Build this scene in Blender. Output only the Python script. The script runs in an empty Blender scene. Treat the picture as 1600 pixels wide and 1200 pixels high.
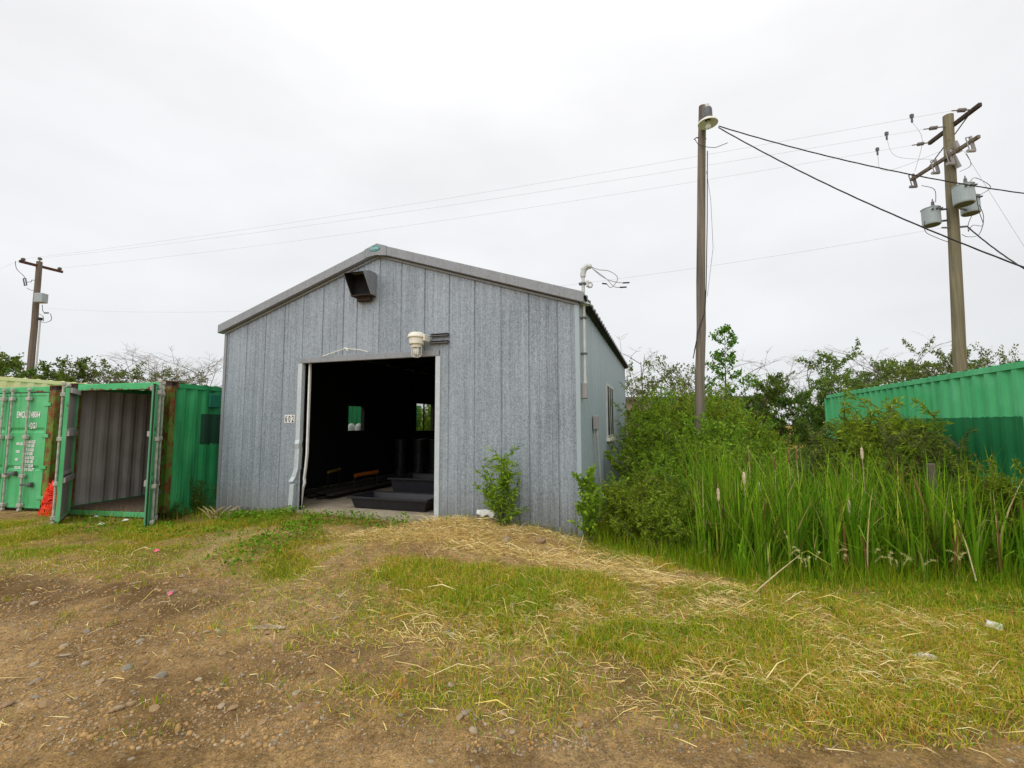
import bpy, bmesh, math, random
import numpy as np
from mathutils import Vector, Matrix

random.seed(7)
RNG = np.random.default_rng(7)
scene = bpy.context.scene
COL = scene.collection
PI = math.pi

# ------------------------------------------------------------------ camera, sky, sun, exposure
FPX, PITCH, ROLL, EYE = 726.7, 0.0883, -0.0039, Vector((0.0, 0.0, 1.7))
cd = bpy.data.cameras.new('camera')
cd.sensor_width = 36.0
cd.lens = FPX / 1600.0 * 36.0
cd.clip_start = 0.05
cd.clip_end = 3000.0
cam = bpy.data.objects.new('camera', cd)
COL.objects.link(cam)
cp, sp = math.cos(PITCH), math.sin(PITCH)
FWD = Vector((0, cp, sp)); UP0 = Vector((0, -sp, cp)); RT0 = Vector((1, 0, 0))
RT = math.cos(ROLL) * RT0 + math.sin(ROLL) * UP0
UP = -math.sin(ROLL) * RT0 + math.cos(ROLL) * UP0
cam.matrix_world = Matrix(((RT.x, UP.x, -FWD.x, EYE.x), (RT.y, UP.y, -FWD.y, EYE.y), (RT.z, UP.z, -FWD.z, EYE.z), (0, 0, 0, 1)))
scene.camera = cam

def ray(x, y): return FWD + RT * ((x - 800) / FPX) - UP * ((y - 600) / FPX)
def atY(x, y, Y): d = ray(x, y); return EYE + d * (Y / d.y)
def atz(x, y, z): d = ray(x, y); return EYE + d * ((z - EYE.z) / d.z)

world = bpy.data.worlds.new('World')
scene.world = world
world.use_nodes = True
wn, wl = world.node_tree.nodes, world.node_tree.links
wn.clear()
SUN_EL, SUN_AZ = math.radians(48), math.radians(205)      # high, behind the camera and a little to the left
sky = wn.new('ShaderNodeTexSky'); sky.sky_type = 'NISHITA'; sky.sun_disc = False
sky.sun_elevation = SUN_EL; sky.sun_rotation = SUN_AZ; sky.air_density = 1.0; sky.dust_density = 2.0
tc = wn.new('ShaderNodeTexCoord')
sepx = wn.new('ShaderNodeSeparateXYZ'); wl.new(tc.outputs['Generated'], sepx.inputs[0])
grad = wn.new('ShaderNodeValToRGB')                        # overcast: dull at the horizon, brighter overhead
grad.color_ramp.elements[0].position = 0.0; grad.color_ramp.elements[0].color = (0.80, 0.83, 0.845, 1)
grad.color_ramp.elements[1].position = 1.0; grad.color_ramp.elements[1].color = (1.30, 1.30, 1.32, 1)
e = grad.color_ramp.elements.new(0.28); e.color = (0.90, 0.905, 0.925, 1)
e = grad.color_ramp.elements.new(0.55); e.color = (0.965, 0.965, 0.985, 1)
wl.new(sepx.outputs[2], grad.inputs[0])
cmap = wn.new('ShaderNodeMapping'); cmap.inputs['Scale'].default_value = (1.0, 1.0, 2.4)
wl.new(tc.outputs['Generated'], cmap.inputs[0])
cn = wn.new('ShaderNodeTexNoise'); cn.inputs['Scale'].default_value = 1.9; cn.inputs['Detail'].default_value = 5; cn.inputs['Roughness'].default_value = 0.5
wl.new(cmap.outputs[0], cn.inputs['Vector'])
cr = wn.new('ShaderNodeMapRange'); cr.inputs[1].default_value = 0.3; cr.inputs[2].default_value = 0.72; cr.inputs[3].default_value = 8.7; cr.inputs[4].default_value = 10.3
wl.new(cn.outputs['Fac'], cr.inputs[0])
vm = wn.new('ShaderNodeVectorMath'); vm.operation = 'SCALE'
wl.new(grad.outputs[0], vm.inputs[0]); wl.new(cr.outputs[0], vm.inputs['Scale'])
mx = wn.new('ShaderNodeMix'); mx.data_type = 'RGBA'; mx.inputs[0].default_value = 0.97   # closed cloud deck over the clear sky
wl.new(sky.outputs[0], mx.inputs[6]); wl.new(vm.outputs[0], mx.inputs[7])
bg = wn.new('ShaderNodeBackground'); bg.inputs[1].default_value = 0.1
wo = wn.new('ShaderNodeOutputWorld')
wl.new(mx.outputs[2], bg.inputs[0]); wl.new(bg.outputs[0], wo.inputs[0])

sd = bpy.data.lights.new('sun', 'SUN'); sd.energy = 1.5; sd.angle = math.radians(75); sd.color = (1.0, 0.975, 0.94)
sun = bpy.data.objects.new('sun', sd); COL.objects.link(sun)
sdir = Vector((math.sin(SUN_AZ) * math.cos(SUN_EL), math.cos(SUN_AZ) * math.cos(SUN_EL), math.sin(SUN_EL)))
sun.rotation_euler = sdir.to_track_quat('Z', 'Y').to_euler()
sun.location = (0, 0, 30)

scene.view_settings.view_transform = 'Standard'
scene.view_settings.look = 'None'
scene.view_settings.exposure = 0.08
scene.view_settings.gamma = 1.0
scene.view_settings.use_curve_mapping = False
scene.render.engine = 'CYCLES'
scene.cycles.use_denoising = True
scene.cycles.denoising_prefilter = 'ACCURATE'
scene.cycles.max_bounces = 6
scene.cycles.transparent_max_bounces = 6

# ------------------------------------------------------------------ materials
def hexl(r, g, b):
    f = lambda c: (c / 255 / 12.92) if c / 255 <= 0.04045 else ((c / 255 + 0.055) / 1.055) ** 2.4
    return (f(r), f(g), f(b), 1)

class NT:
    def __init__(s, name):
        s.m = bpy.data.materials.new(name); s.m.use_nodes = True
        s.t = s.m.node_tree; s.t.nodes.clear()
        s.out = s.n('ShaderNodeOutputMaterial')
    def n(s, t, **kw):
        k = s.t.nodes.new(t)
        for a, b in kw.items(): setattr(k, a, b)
        return k
    def l(s, a, b): s.t.links.new(a, b)
    def coord(s, scale=(1, 1, 1), kind='Object'):
        c = s.n('ShaderNodeTexCoord'); m = s.n('ShaderNodeMapping'); m.inputs['Scale'].default_value = scale
        s.l(c.outputs[kind], m.inputs[0]); return m.outputs[0]
    def noise(s, vec, scale, detail=4, rough=0.55):
        k = s.n('ShaderNodeTexNoise'); k.inputs['Scale'].default_value = scale; k.inputs['Detail'].default_value = detail; k.inputs['Roughness'].default_value = rough
        s.l(vec, k.inputs['Vector']); return k.outputs['Fac']
    def ramp(s, fac, stops):
        k = s.n('ShaderNodeValToRGB'); el = k.color_ramp.elements
        while len(el) < len(stops): el.new(0.5)
        for q, (p, c) in zip(el, stops): q.position = p; q.color = (c[0], c[1], c[2], 1) if not isinstance(c, (int, float)) else (c, c, c, 1)
        s.l(fac, k.inputs[0]); return k.outputs[0]
    def mix(s, fac, a, b, blend='MIX'):
        k = s.n('ShaderNodeMix', data_type='RGBA', blend_type=blend)
        for i, v in ((0, fac), (6, a), (7, b)):
            if hasattr(v, 'is_linked') or hasattr(v, 'links'): s.l(v, k.inputs[i])
            elif i == 0: k.inputs[0].default_value = v
            else: k.inputs[i].default_value = (v[0], v[1], v[2], 1)
        return k.outputs[2]
    def math(s, op, a, b):
        k = s.n('ShaderNodeMath', operation=op)
        for i, v in ((0, a), (1, b)):
            if hasattr(v, 'links'): s.l(v, k.inputs[i])
            else: k.inputs[i].default_value = v
        return k.outputs[0]
    def bsdf(s, col, rough=0.6, metal=0.0, spec=0.5, bump=None, bstr=0.3, bdist=0.01):
        b = s.n('ShaderNodeBsdfPrincipled')
        if hasattr(col, 'links'): s.l(col, b.inputs['Base Color'])
        else: b.inputs['Base Color'].default_value = (col[0], col[1], col[2], 1)
        if hasattr(rough, 'links'): s.l(rough, b.inputs['Roughness'])
        else: b.inputs['Roughness'].default_value = rough
        b.inputs['Metallic'].default_value = metal
        b.inputs['Specular IOR Level'].default_value = spec
        if bump is not None:
            k = s.n('ShaderNodeBump'); k.inputs['Strength'].default_value = bstr; k.inputs['Distance'].default_value = bdist
            s.l(bump, k.inputs['Height']); s.l(k.outputs[0], b.inputs['Normal'])
        s.l(b.outputs[0], s.out.inputs[0])
        return b

MAT = {}
def flat(name, col, rough=0.6, metal=0.0, var=0.25, scale=9.0, bump=0.0, spec=0.4):
    k = NT(name); v = k.coord()
    n = k.noise(v, scale, 5)
    lo = tuple(c * (1 - var) for c in col[:3]); hi = tuple(min(1, c * (1 + var)) for c in col[:3])
    k.bsdf(k.ramp(n, [(0.3, lo), (0.7, hi)]), rough, metal, spec, bump=n if bump else None, bstr=bump)
    MAT[name] = k.m; return k.m

def galvanised(name, lo, hi, tint=(1, 1, 1), streak=0.5, metal=0.1, rough=0.5, cell=95.0, dirt=0.0, spang=0.55):
    k = NT(name)
    v = k.coord((1, 1, 0.62))
    vals = []
    for sc_ in (cell, cell * 0.5):
        vo = k.n('ShaderNodeTexVoronoi'); vo.inputs['Scale'].default_value = sc_; k.l(v, vo.inputs['Vector'])
        sep = k.n('ShaderNodeSeparateColor'); k.l(vo.outputs['Color'], sep.inputs[0]); vals.append(sep.outputs[0])
    sp_ = k.math('ADD', k.math('MULTIPLY', vals[0], 0.55), k.math('MULTIPLY', vals[1], 0.45))
    st = k.noise(k.coord((13, 13, 0.30)), 1.0, 6, 0.7); st2 = k.noise(k.coord((42, 42, 0.8)), 1.0, 4, 0.7); big = k.noise(k.coord(), 0.8, 4, 0.6)
    oi = k.n('ShaderNodeObjectInfo')
    def dev(x, w): return k.math('MULTIPLY', k.math('SUBTRACT', x, 0.5), w)
    m = k.math('ADD', k.math('ADD', k.math('ADD', dev(sp_, spang), dev(st, streak * 1.5)), k.math('ADD', dev(st2, streak * 0.9), dev(big, 0.45))), k.math('ADD', dev(oi.outputs['Random'], 0.12), 0.5))
    c = k.ramp(m, [(0.12, lo), (0.5, tuple((a + b) / 2 for a, b in zip(lo, hi))), (0.9, hi)])
    c = k.mix(1.0, c, tint, 'MULTIPLY')
    if dirt:
        sx = k.n('ShaderNodeSeparateXYZ'); k.l(k.coord(), sx.inputs[0])
        h = k.math('ADD', sx.outputs[2], k.math('ADD', dev(st, 1.1), dev(st2, 0.5)))
        c = k.mix(k.math('MULTIPLY', k.ramp(h, [(0.15, 1.0), (0.75, 0.0)]), dirt), c, (0.15, 0.135, 0.10))
        # long grey run marks below the rake and round the fixings
        c = k.mix(k.math('MULTIPLY', k.ramp(k.noise(k.coord((22, 22, 0.16)), 1.0, 3, 0.5), [(0.60, 0.0), (0.72, 1.0)]), dirt * 0.8), c, (0.10, 0.11, 0.115))
    k.bsdf(c, rough, metal, 0.45, bump=k.math('ADD', big, k.math('MULTIPLY', st, 0.3)), bstr=0.14, bdist=0.02)
    MAT[name] = k.m

galvanised('galvanised_front', (0.115, 0.135, 0.15), (0.455, 0.495, 0.525), tint=(0.95, 0.985, 1.03), streak=0.42, dirt=0.5, cell=125, spang=0.55)
galvanised('galvanised_side', (0.29, 0.345, 0.37), (0.42, 0.495, 0.53), streak=0.5, cell=140, dirt=0.3, spang=0.2)
galvanised('galvanised_trim', (0.17, 0.18, 0.195), (0.34, 0.355, 0.375), streak=0.35, cell=120)
galvanised('galvanised_jamb', (0.42, 0.47, 0.49), (0.60, 0.65, 0.67), streak=0.6, cell=60, metal=0.1)
galvanised('roof_steel', (0.16, 0.16, 0.165), (0.30, 0.30, 0.31), streak=0.5, cell=90)
flat('shade_black', (0.012, 0.011, 0.012), 0.9, var=0.4)  # near-black for places whose shade is put into the colour
flat('dark_eave', (0.03, 0.026, 0.024), 0.9, var=0.4)  # dark tone carries the shade under the eave and in recesses
flat('groove', (0.05, 0.05, 0.052), 0.9)
flat('black_plastic', (0.016, 0.016, 0.02), 0.42, var=0.2)
flat('grey_rod', (0.40, 0.39, 0.34), 0.5, var=0.35, scale=14)
flat('white_paint', (0.80, 0.80, 0.77), 0.6, var=0.08)
flat('ivory_paint', (0.80, 0.76, 0.64), 0.45, var=0.08)
flat('mast_grey', (0.55, 0.56, 0.54), 0.5, 0.2, var=0.12)
flat('box_grey', (0.33, 0.31, 0.31), 0.6, var=0.15)
flat('black_rubber', (0.015, 0.015, 0.015), 0.7)
flat('wire_dark', (0.035, 0.03, 0.028), 0.7)
flat('wire_light', (0.40, 0.40, 0.42), 0.5)
flat('line_wire', (0.42, 0.43, 0.44), 0.5)
flat('porcelain', (0.17, 0.15, 0.145), 0.3)
flat('tank_grey', (0.33, 0.38, 0.39), 0.4, var=0.07, scale=5)
flat('tank_bottom', (0.09, 0.11, 0.09), 0.6)
flat('steel_dark', (0.12, 0.12, 0.125), 0.5, 0.4)
flat('glass_bulb', (0.75, 0.76, 0.70), 0.15, var=0.03)
flat('orange_net', (0.85, 0.045, 0.012), 0.6, var=0.15)
flat('yellow_paint', (0.36, 0.21, 0.015), 0.5, var=0.2)
flat('orange_paint', (0.36, 0.10, 0.012), 0.5, var=0.2)
flat('pink_tape', (0.85, 0.16, 0.26), 0.6)
flat('paper', (0.68, 0.67, 0.63), 0.8, var=0.12, scale=20)
flat('teal_paint', (0.06, 0.30, 0.30), 0.5, var=0.2, scale=30)
flat('lumber_dark', (0.03, 0.024, 0.02), 0.8, var=0.5, scale=12)
flat('pail_grey', (0.014, 0.014, 0.015), 0.5, var=0.3)
flat('brown_wall', (0.25, 0.19, 0.155), 0.85, var=0.18, scale=1.2)
flat('brown_roof', (0.11, 0.10, 0.095), 0.85, var=0.2)
flat('dead_stem', (0.52, 0.40, 0.22), 0.85, var=0.25, scale=30)
flat('nest_brown', (0.045, 0.034, 0.027), 0.95, var=0.4, scale=25)
flat('cattail_brown', (0.17, 0.095, 0.045), 0.95, var=0.35, scale=40)
flat('cattail_fluff', (0.62, 0.50, 0.34), 0.95, var=0.25, scale=40)
flat('rust_dark', (0.12, 0.045, 0.026), 0.9, var=0.5, scale=25)
flat('box_green', (0.01, 0.19, 0.11), 0.6, var=0.1)

def stone_mat():
    k = NT('stone'); oi = k.n('ShaderNodeObjectInfo'); ge = k.n('ShaderNodeNewGeometry')
    r = k.math('FRACT', k.math('ADD', oi.outputs['Random'], ge.outputs['Random Per Island']), 0)
    c = k.ramp(r, [(0.0, (0.36, 0.22, 0.10)), (0.25, (0.42, 0.29, 0.15)), (0.45, (0.27, 0.235, 0.18)), (0.62, (0.46, 0.36, 0.23)), (0.8, (0.27, 0.155, 0.07)), (1.0, (0.56, 0.47, 0.33))])
    n = k.noise(k.coord(), 40, 4)
    c = k.mix(0.5, c, k.ramp(n, [(0.3, 0.35), (0.7, 1.0)]), 'MULTIPLY')
    k.bsdf(c, 0.85, bump=n, bstr=0.4); MAT['stone'] = k.m
stone_mat()

def paint(name, base, pale, rust=0.2, streaks=0.35, rust_hi=0.7, edge=None, rcol=((0.055, 0.018, 0.010), (0.16, 0.055, 0.022), (0.26, 0.11, 0.05))):
    """weathered container paint: chalky fading, vertical run marks, rust blooms of their own shape"""
    k = NT(name)
    v = k.coord(); vs = k.coord((7, 7, 0.5))
    f = k.noise(v, 1.6, 5); st = k.noise(vs, 1.0, 5, 0.6)
    c = k.mix(k.ramp(f, [(0.35, 0.0), (0.7, 1.0)]), base, pale)
    c = k.mix(k.math('MULTIPLY', k.ramp(st, [(0.5, 0.0), (0.75, 1.0)]), streaks), c, tuple(x * 0.35 for x in base))
    rn = k.noise(v, 5.5, 8, 0.68); rs = k.noise(k.coord((5, 5, 1.2)), 1.3, 7, 0.7)
    rr = k.math('ADD', k.math('MULTIPLY', rn, 0.55), k.math('MULTIPLY', rs, 0.45))
    if edge:
        sx = k.n('ShaderNodeSeparateXYZ'); k.l(v, sx.inputs[0])
        mr = k.n('ShaderNodeMapRange'); mr.inputs[1].default_value = edge[0]; mr.inputs[2].default_value = edge[1]; mr.inputs[3].default_value = edge[2]; mr.inputs[4].default_value = 0.0
        k.l(sx.outputs[2], mr.inputs[0]); rr = k.math('ADD', rr, mr.outputs[0])
    lo = rust_hi - rust
    rf = k.ramp(rr, [(max(0.0, lo), 0.0), (min(1, lo + 0.05), 1.0)])
    rc = k.ramp(k.noise(v, 22, 4), [(0.3, rcol[0]), (0.55, rcol[1]), (0.75, rcol[2])])
    c = k.mix(rf, c, rc)
    k.bsdf(c, 0.62, 0.0, 0.35, bump=rn, bstr=0.15); MAT[name] = k.m
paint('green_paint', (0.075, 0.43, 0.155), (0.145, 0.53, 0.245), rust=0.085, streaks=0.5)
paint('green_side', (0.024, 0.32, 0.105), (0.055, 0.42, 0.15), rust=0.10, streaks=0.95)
paint('green_far', (0.065, 0.47, 0.165), (0.135, 0.57, 0.26), rust=0.085, streaks=0.5)
paint('green_rust', (0.11, 0.22, 0.025), (0.17, 0.25, 0.03), rust=0.235, streaks=0.8, rcol=((0.05, 0.02, 0.008), (0.19, 0.062, 0.016), (0.30, 0.11, 0.03)))
paint('cream_paint', (0.93, 0.80, 0.40), (0.95, 0.84, 0.50), rust=0.03, streaks=0.03)
paint('dark_green', (0.006, 0.14, 0.04), (0.014, 0.20, 0.065), rust=0.06, streaks=0.4)
paint('dark_green_old', (0.010, 0.060, 0.030), (0.018, 0.075, 0.040), rust=0.07, streaks=0.4)
paint('grey_inside', (0.38, 0.36, 0.335), (0.52, 0.50, 0.47), rust=0.09, streaks=0.5)
paint('header_green', (0.06, 0.42, 0.15), (0.10, 0.52, 0.21), rust=0.10, streaks=0.2, edge=(2.44, 2.52, 0.17))

def wood(name, a, b, rough=0.9, zs=0.25):
    k = NT(name); v = k.coord((14, 14, zs)); n = k.noise(v, 1.0, 6, 0.65); n2 = k.noise(k.coord(), 0.7, 3)
    c = k.ramp(n, [(0.3, a), (0.7, b)]); c = k.mix(0.5, c, k.ramp(n2, [(0.3, 0.55), (0.7, 1.0)]), 'MULTIPLY')
    k.bsdf(c, rough, 0, 0.2, bump=n, bstr=0.5); MAT[name] = k.m
wood('pole_grey', (0.085, 0.068, 0.052), (0.30, 0.25, 0.195))
wood('pole_tan', (0.13, 0.112, 0.068), (0.29, 0.255, 0.165))
wood('pole_brown', (0.11, 0.085, 0.065), (0.27, 0.215, 0.17))
wood('crossarm_dark', (0.035, 0.028, 0.024), (0.10, 0.078, 0.062))
wood('crossarm_red', (0.06, 0.026, 0.018), (0.15, 0.065, 0.045))
wood('bark', (0.055, 0.045, 0.035), (0.15, 0.125, 0.10), zs=3)
wood('bark_pale', (0.13, 0.11, 0.09), (0.27, 0.235, 0.20), zs=3)
wood('post_wood', (0.06, 0.048, 0.036), (0.20, 0.16, 0.12))
wood('container_floor', (0.09, 0.065, 0.045), (0.22, 0.165, 0.115), zs=14)
wood('plank_wood', (0.30, 0.22, 0.14), (0.52, 0.42, 0.29), zs=14)

def concrete():
    k = NT('concrete'); v = k.coord(); n = k.noise(v, 3, 6, 0.65); n2 = k.noise(v, 45, 4)
    c = k.ramp(n, [(0.3, (0.30, 0.24, 0.16)), (0.7, (0.50, 0.43, 0.32))]); c = k.mix(0.35, c, k.ramp(n2, [(0.35, 0.5), (0.65, 1.0)]), 'MULTIPLY')
    k.bsdf(c, 0.9, bump=n2, bstr=0.3); MAT['concrete'] = k.m
concrete()

def leafmat(name, a, b, c, trans=0.42, rough=0.5):
    k = NT(name); ge = k.n('ShaderNodeNewGeometry'); oi = k.n('ShaderNodeObjectInfo')
    col = k.ramp(ge.outputs['Random Per Island'], [(0.0, a), (0.55, b), (0.9, c), (1.0, tuple(min(1, x * 1.35) for x in c))])
    hs = k.n('ShaderNodeHueSaturation')
    k.l(col, hs.inputs['Color'])
    k.l(k.math('ADD', k.math('MULTIPLY', oi.outputs['Random'], 0.035), 0.4825), hs.inputs['Hue'])
    k.l(k.math('ADD', k.math('MULTIPLY', oi.outputs['Random'], 0.35), 0.82), hs.inputs['Value'])
    b_ = k.bsdf(hs.outputs[0], rough, 0, 0.10)
    tr = k.n('ShaderNodeBsdfTranslucent'); k.l(hs.outputs[0], tr.inputs[0])
    m = k.n('ShaderNodeMixShader'); m.inputs[0].default_value = trans
    k.l(b_.outputs[0], m.inputs[1]); k.l(tr.outputs[0], m.inputs[2]); k.l(m.outputs[0], k.out.inputs[0])
    MAT[name] = k.m
leafmat('leaf_willow', (0.108, 0.202, 0.013), (0.204, 0.325, 0.021), (0.329, 0.438, 0.037))
leafmat('leaf_bright', (0.136, 0.237, 0.013), (0.225, 0.348, 0.022), (0.346, 0.461, 0.041))
leafmat('leaf_dark', (0.055, 0.115, 0.016), (0.101, 0.186, 0.024), (0.171, 0.265, 0.038))
leafmat('leaf_olive', (0.084, 0.128, 0.025), (0.141, 0.196, 0.035), (0.211, 0.265, 0.055))
leafmat('leaf_poplar', (0.066, 0.166, 0.014), (0.122, 0.254, 0.020), (0.187, 0.351, 0.035))
leafmat('leaf_clover', (0.068, 0.207, 0.007), (0.116, 0.317, 0.010), (0.177, 0.414, 0.018), trans=0.25)
leafmat('leaf_goldenrod', (0.148, 0.238, 0.015), (0.235, 0.331, 0.022), (0.353, 0.433, 0.038))

def attrmat(name, trans=0.3):
    k = NT(name); at = k.n('ShaderNodeAttribute'); at.attribute_name = 'tone'
    b_ = k.bsdf(at.outputs['Color'], 0.6, 0, 0.08)
    tr = k.n('ShaderNodeBsdfTranslucent'); k.l(at.outputs['Color'], tr.inputs[0])
    m = k.n('ShaderNodeMixShader'); m.inputs[0].default_value = trans
    k.l(b_.outputs[0], m.inputs[1]); k.l(tr.outputs[0], m.inputs[2]); k.l(m.outputs[0], k.out.inputs[0])
    MAT[name] = k.m
attrmat('blade'); attrmat('straw_blade', 0.15)

def soil():
    k = NT('soil')
    v = k.coord()
    n1 = k.noise(v, 0.55, 5, 0.6); n2 = k.noise(v, 4.5, 8, 0.72); n3 = k.noise(v, 75, 5, 0.7); n4 = k.noise(v, 17, 5, 0.65); n5 = k.noise(v, 24, 6, 0.7)
    c = k.ramp(n1, [(0.30, (0.27, 0.165, 0.066)), (0.5, (0.47, 0.305, 0.132)), (0.70, (0.64, 0.45, 0.225))])
    c = k.mix(0.75, c, k.ramp(n2, [(0.30, (0.30, 0.26, 0.23)), (0.50, (0.92, 0.92, 0.92)), (0.68, (1.4, 1.36, 1.28))]), 'MULTIPLY')
    c = k.mix(0.70, c, k.ramp(n5, [(0.30, (0.40, 0.37, 0.34)), (0.52, (1, 1, 1)), (0.72, (1.35, 1.32, 1.25))]), 'MULTIPLY')
    c = k.mix(0.60, c, k.ramp(n3, [(0.34, (0.25, 0.22, 0.20)), (0.54, (1, 1, 1)), (0.72, (1.8, 1.72, 1.6))]), 'MULTIPLY')
    # grit: pale and dark crumbs a few millimetres to two centimetres across
    crumbs = []
    h = k.math('ADD', n2, k.math('ADD', k.math('MULTIPLY', n5, 0.55), k.math('MULTIPLY', n3, 0.22)))
    for sc_, cut in ((38, 0.70), (85, 0.55), (17, 0.86)):
        vo = k.n('ShaderNodeTexVoronoi'); vo.inputs['Scale'].default_value = sc_; k.l(v, vo.inputs['Vector'])
        sep = k.n('ShaderNodeSeparateColor'); k.l(vo.outputs['Color'], sep.inputs[0])
        crumb = k.math('MULTIPLY', k.ramp(vo.outputs['Distance'], [(0.20, 1.0), (0.34, 0.0)]), k.ramp(sep.outputs[0], [(cut, 0.0), (cut + 0.03, 1.0)]))
        cc = k.ramp(sep.outputs[1], [(0.0, (0.17, 0.115, 0.06)), (0.3, (0.36, 0.26, 0.15)), (0.55, (0.25, 0.21, 0.16)), (0.8, (0.46, 0.38, 0.26)), (1.0, (0.62, 0.54, 0.41))])
        c = k.mix(k.math('MULTIPLY', crumb, 0.85), c, cc); h = k.math('ADD', h, k.math('MULTIPLY', crumb, 5.0 / sc_))
    at = k.n('ShaderNodeAttribute'); at.attribute_name = 'cover'
    sc = k.n('ShaderNodeSeparateColor'); k.l(at.outputs['Color'], sc.inputs[0])
    c = k.mix(k.math('MULTIPLY', at.outputs['Alpha'], 0.75), c, k.mix(n5, (0.46, 0.32, 0.17), (0.74, 0.56, 0.33)))
    c = k.mix(k.math('MULTIPLY', sc.outputs[2], 0.72), c, k.mix(n5, (0.075, 0.042, 0.018), (0.16, 0.095, 0.042)))
    th = k.ramp(n4, [(0.3, (0.10, 0.085, 0.010)), (0.5, (0.26, 0.19, 0.026)), (0.70, (0.46, 0.32, 0.08))])
    c = k.mix(k.math('MULTIPLY', sc.outputs[0], k.ramp(n4, [(0.25, 0.45), (0.6, 0.9)])), c, th)
    tn = k.ramp(n4, [(0.3, (0.26, 0.165, 0.045)), (0.7, (0.66, 0.49, 0.18))])
    c = k.mix(k.math('MULTIPLY', sc.outputs[1], 0.9), c, tn)
    k.bsdf(c, 0.95, 0, 0.04, bump=h, bstr=1.0, bdist=0.055); MAT['soil'] = k.m
soil()

# ------------------------------------------------------------------ building blocks
class MB:
    """collects faces for ONE mesh object; every face carries a material slot number"""
    def __init__(s): s.v = []; s.f = []; s.mi = []
    def add(s, vs, fs, mi=0, M=None):
        o = len(s.v)
        s.v += [tuple(M @ Vector(p)) for p in vs] if M else [tuple(p) for p in vs]
        s.f += [tuple(i + o for i in f) for f in fs]; s.mi += [mi] * len(fs)
        return s
    def box(s, a, b, mi=0, M=None):
        (x0, y0, z0), (x1, y1, z1) = a, b
        return s.add([(x0, y0, z0), (x1, y0, z0), (x1, y1, z0), (x0, y1, z0), (x0, y0, z1), (x1, y0, z1), (x1, y1, z1), (x0, y1, z1)],
                     [(0, 3, 2, 1), (4, 5, 6, 7), (0, 1, 5, 4), (1, 2, 6, 5), (2, 3, 7, 6), (3, 0, 4, 7)], mi, M)
    def prism(s, poly, ext, mi=0, M=None):
        """poly: 3D loop; ext: vector of extrusion"""
        n = len(poly); e = Vector(ext)
        vs = [tuple(p) for p in poly] + [tuple(Vector(p) + e) for p in poly]
        fs = [tuple(range(n - 1, -1, -1)), tuple(range(n, 2 * n))] + [(i, (i + 1) % n, n + (i + 1) % n, n + i) for i in range(n)]
        return s.add(vs, fs, mi, M)
    def tube(s, pts, r, n=6, mi=0, caps=True):
        pts = [Vector(p) for p in pts]
        rs = r if isinstance(r, (list, tuple)) else [r] * len(pts)
        o = len(s.v); up = None
        for i, p in enumerate(pts):
            t = (pts[min(i + 1, len(pts) - 1)] - pts[max(i - 1, 0)])
            t = t.normalized() if t.length > 1e-9 else Vector((0, 0, 1))
            if up is None: up = t.orthogonal().normalized()
            else:
                up = up - t * up.dot(t)
                up = up.normalized() if up.length > 1e-6 else t.orthogonal().normalized()
            w = t.cross(up)
            for k in range(n):
                a = 2 * PI * k / n
                s.v.append(tuple(p + (up * math.cos(a) + w * math.sin(a)) * rs[i]))
        for i in range(len(pts) - 1):
            for k in range(n):
                a = o + i * n + k; b = o + i * n + (k + 1) % n
                s.f.append((a, b, b + n, a + n)); s.mi.append(mi)
        if caps:
            s.f.append(tuple(o + k for k in range(n - 1, -1, -1))); s.mi.append(mi)
            q = o + (len(pts) - 1) * n
            s.f.append(tuple(q + k for k in range(n))); s.mi.append(mi)
        return s
    def lathe(s, prof, n=16, mi=0, M=None, cap=True):
        vs = []; fs = []
        for (r, z) in prof:
            for k in range(n):
                a = 2 * PI * k / n; vs.append((r * math.cos(a), r * math.sin(a), z))
        for i in range(len(prof) - 1):
            for k in range(n):
                fs.append((i * n + k, i * n + (k + 1) % n, (i + 1) * n + (k + 1) % n, (i + 1) * n + k))
        if cap:
            fs.append(tuple(range(n - 1, -1, -1))); q = (len(prof) - 1) * n; fs.append(tuple(q + k for k in range(n)))
        return s.add(vs, fs, mi, M)
    def mesh(s, name, mats, smooth=False):
        me = bpy.data.meshes.new(name); me.from_pydata(s.v, [], s.f)
        for m in mats: me.materials.append(MAT[m] if isinstance(m, str) else m)
        if len(mats) > 1: me.polygons.foreach_set('material_index', s.mi)
        if smooth: me.polygons.foreach_set('use_smooth', [True] * len(me.polygons))
        me.update(); return me
    def build(s, name, mats, parent=None, smooth=False, bevel=0, **kw):
        if isinstance(mats, str): mats = [mats]
        return link(name, s.mesh(name, mats, smooth), parent, bevel=bevel, **kw)

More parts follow.
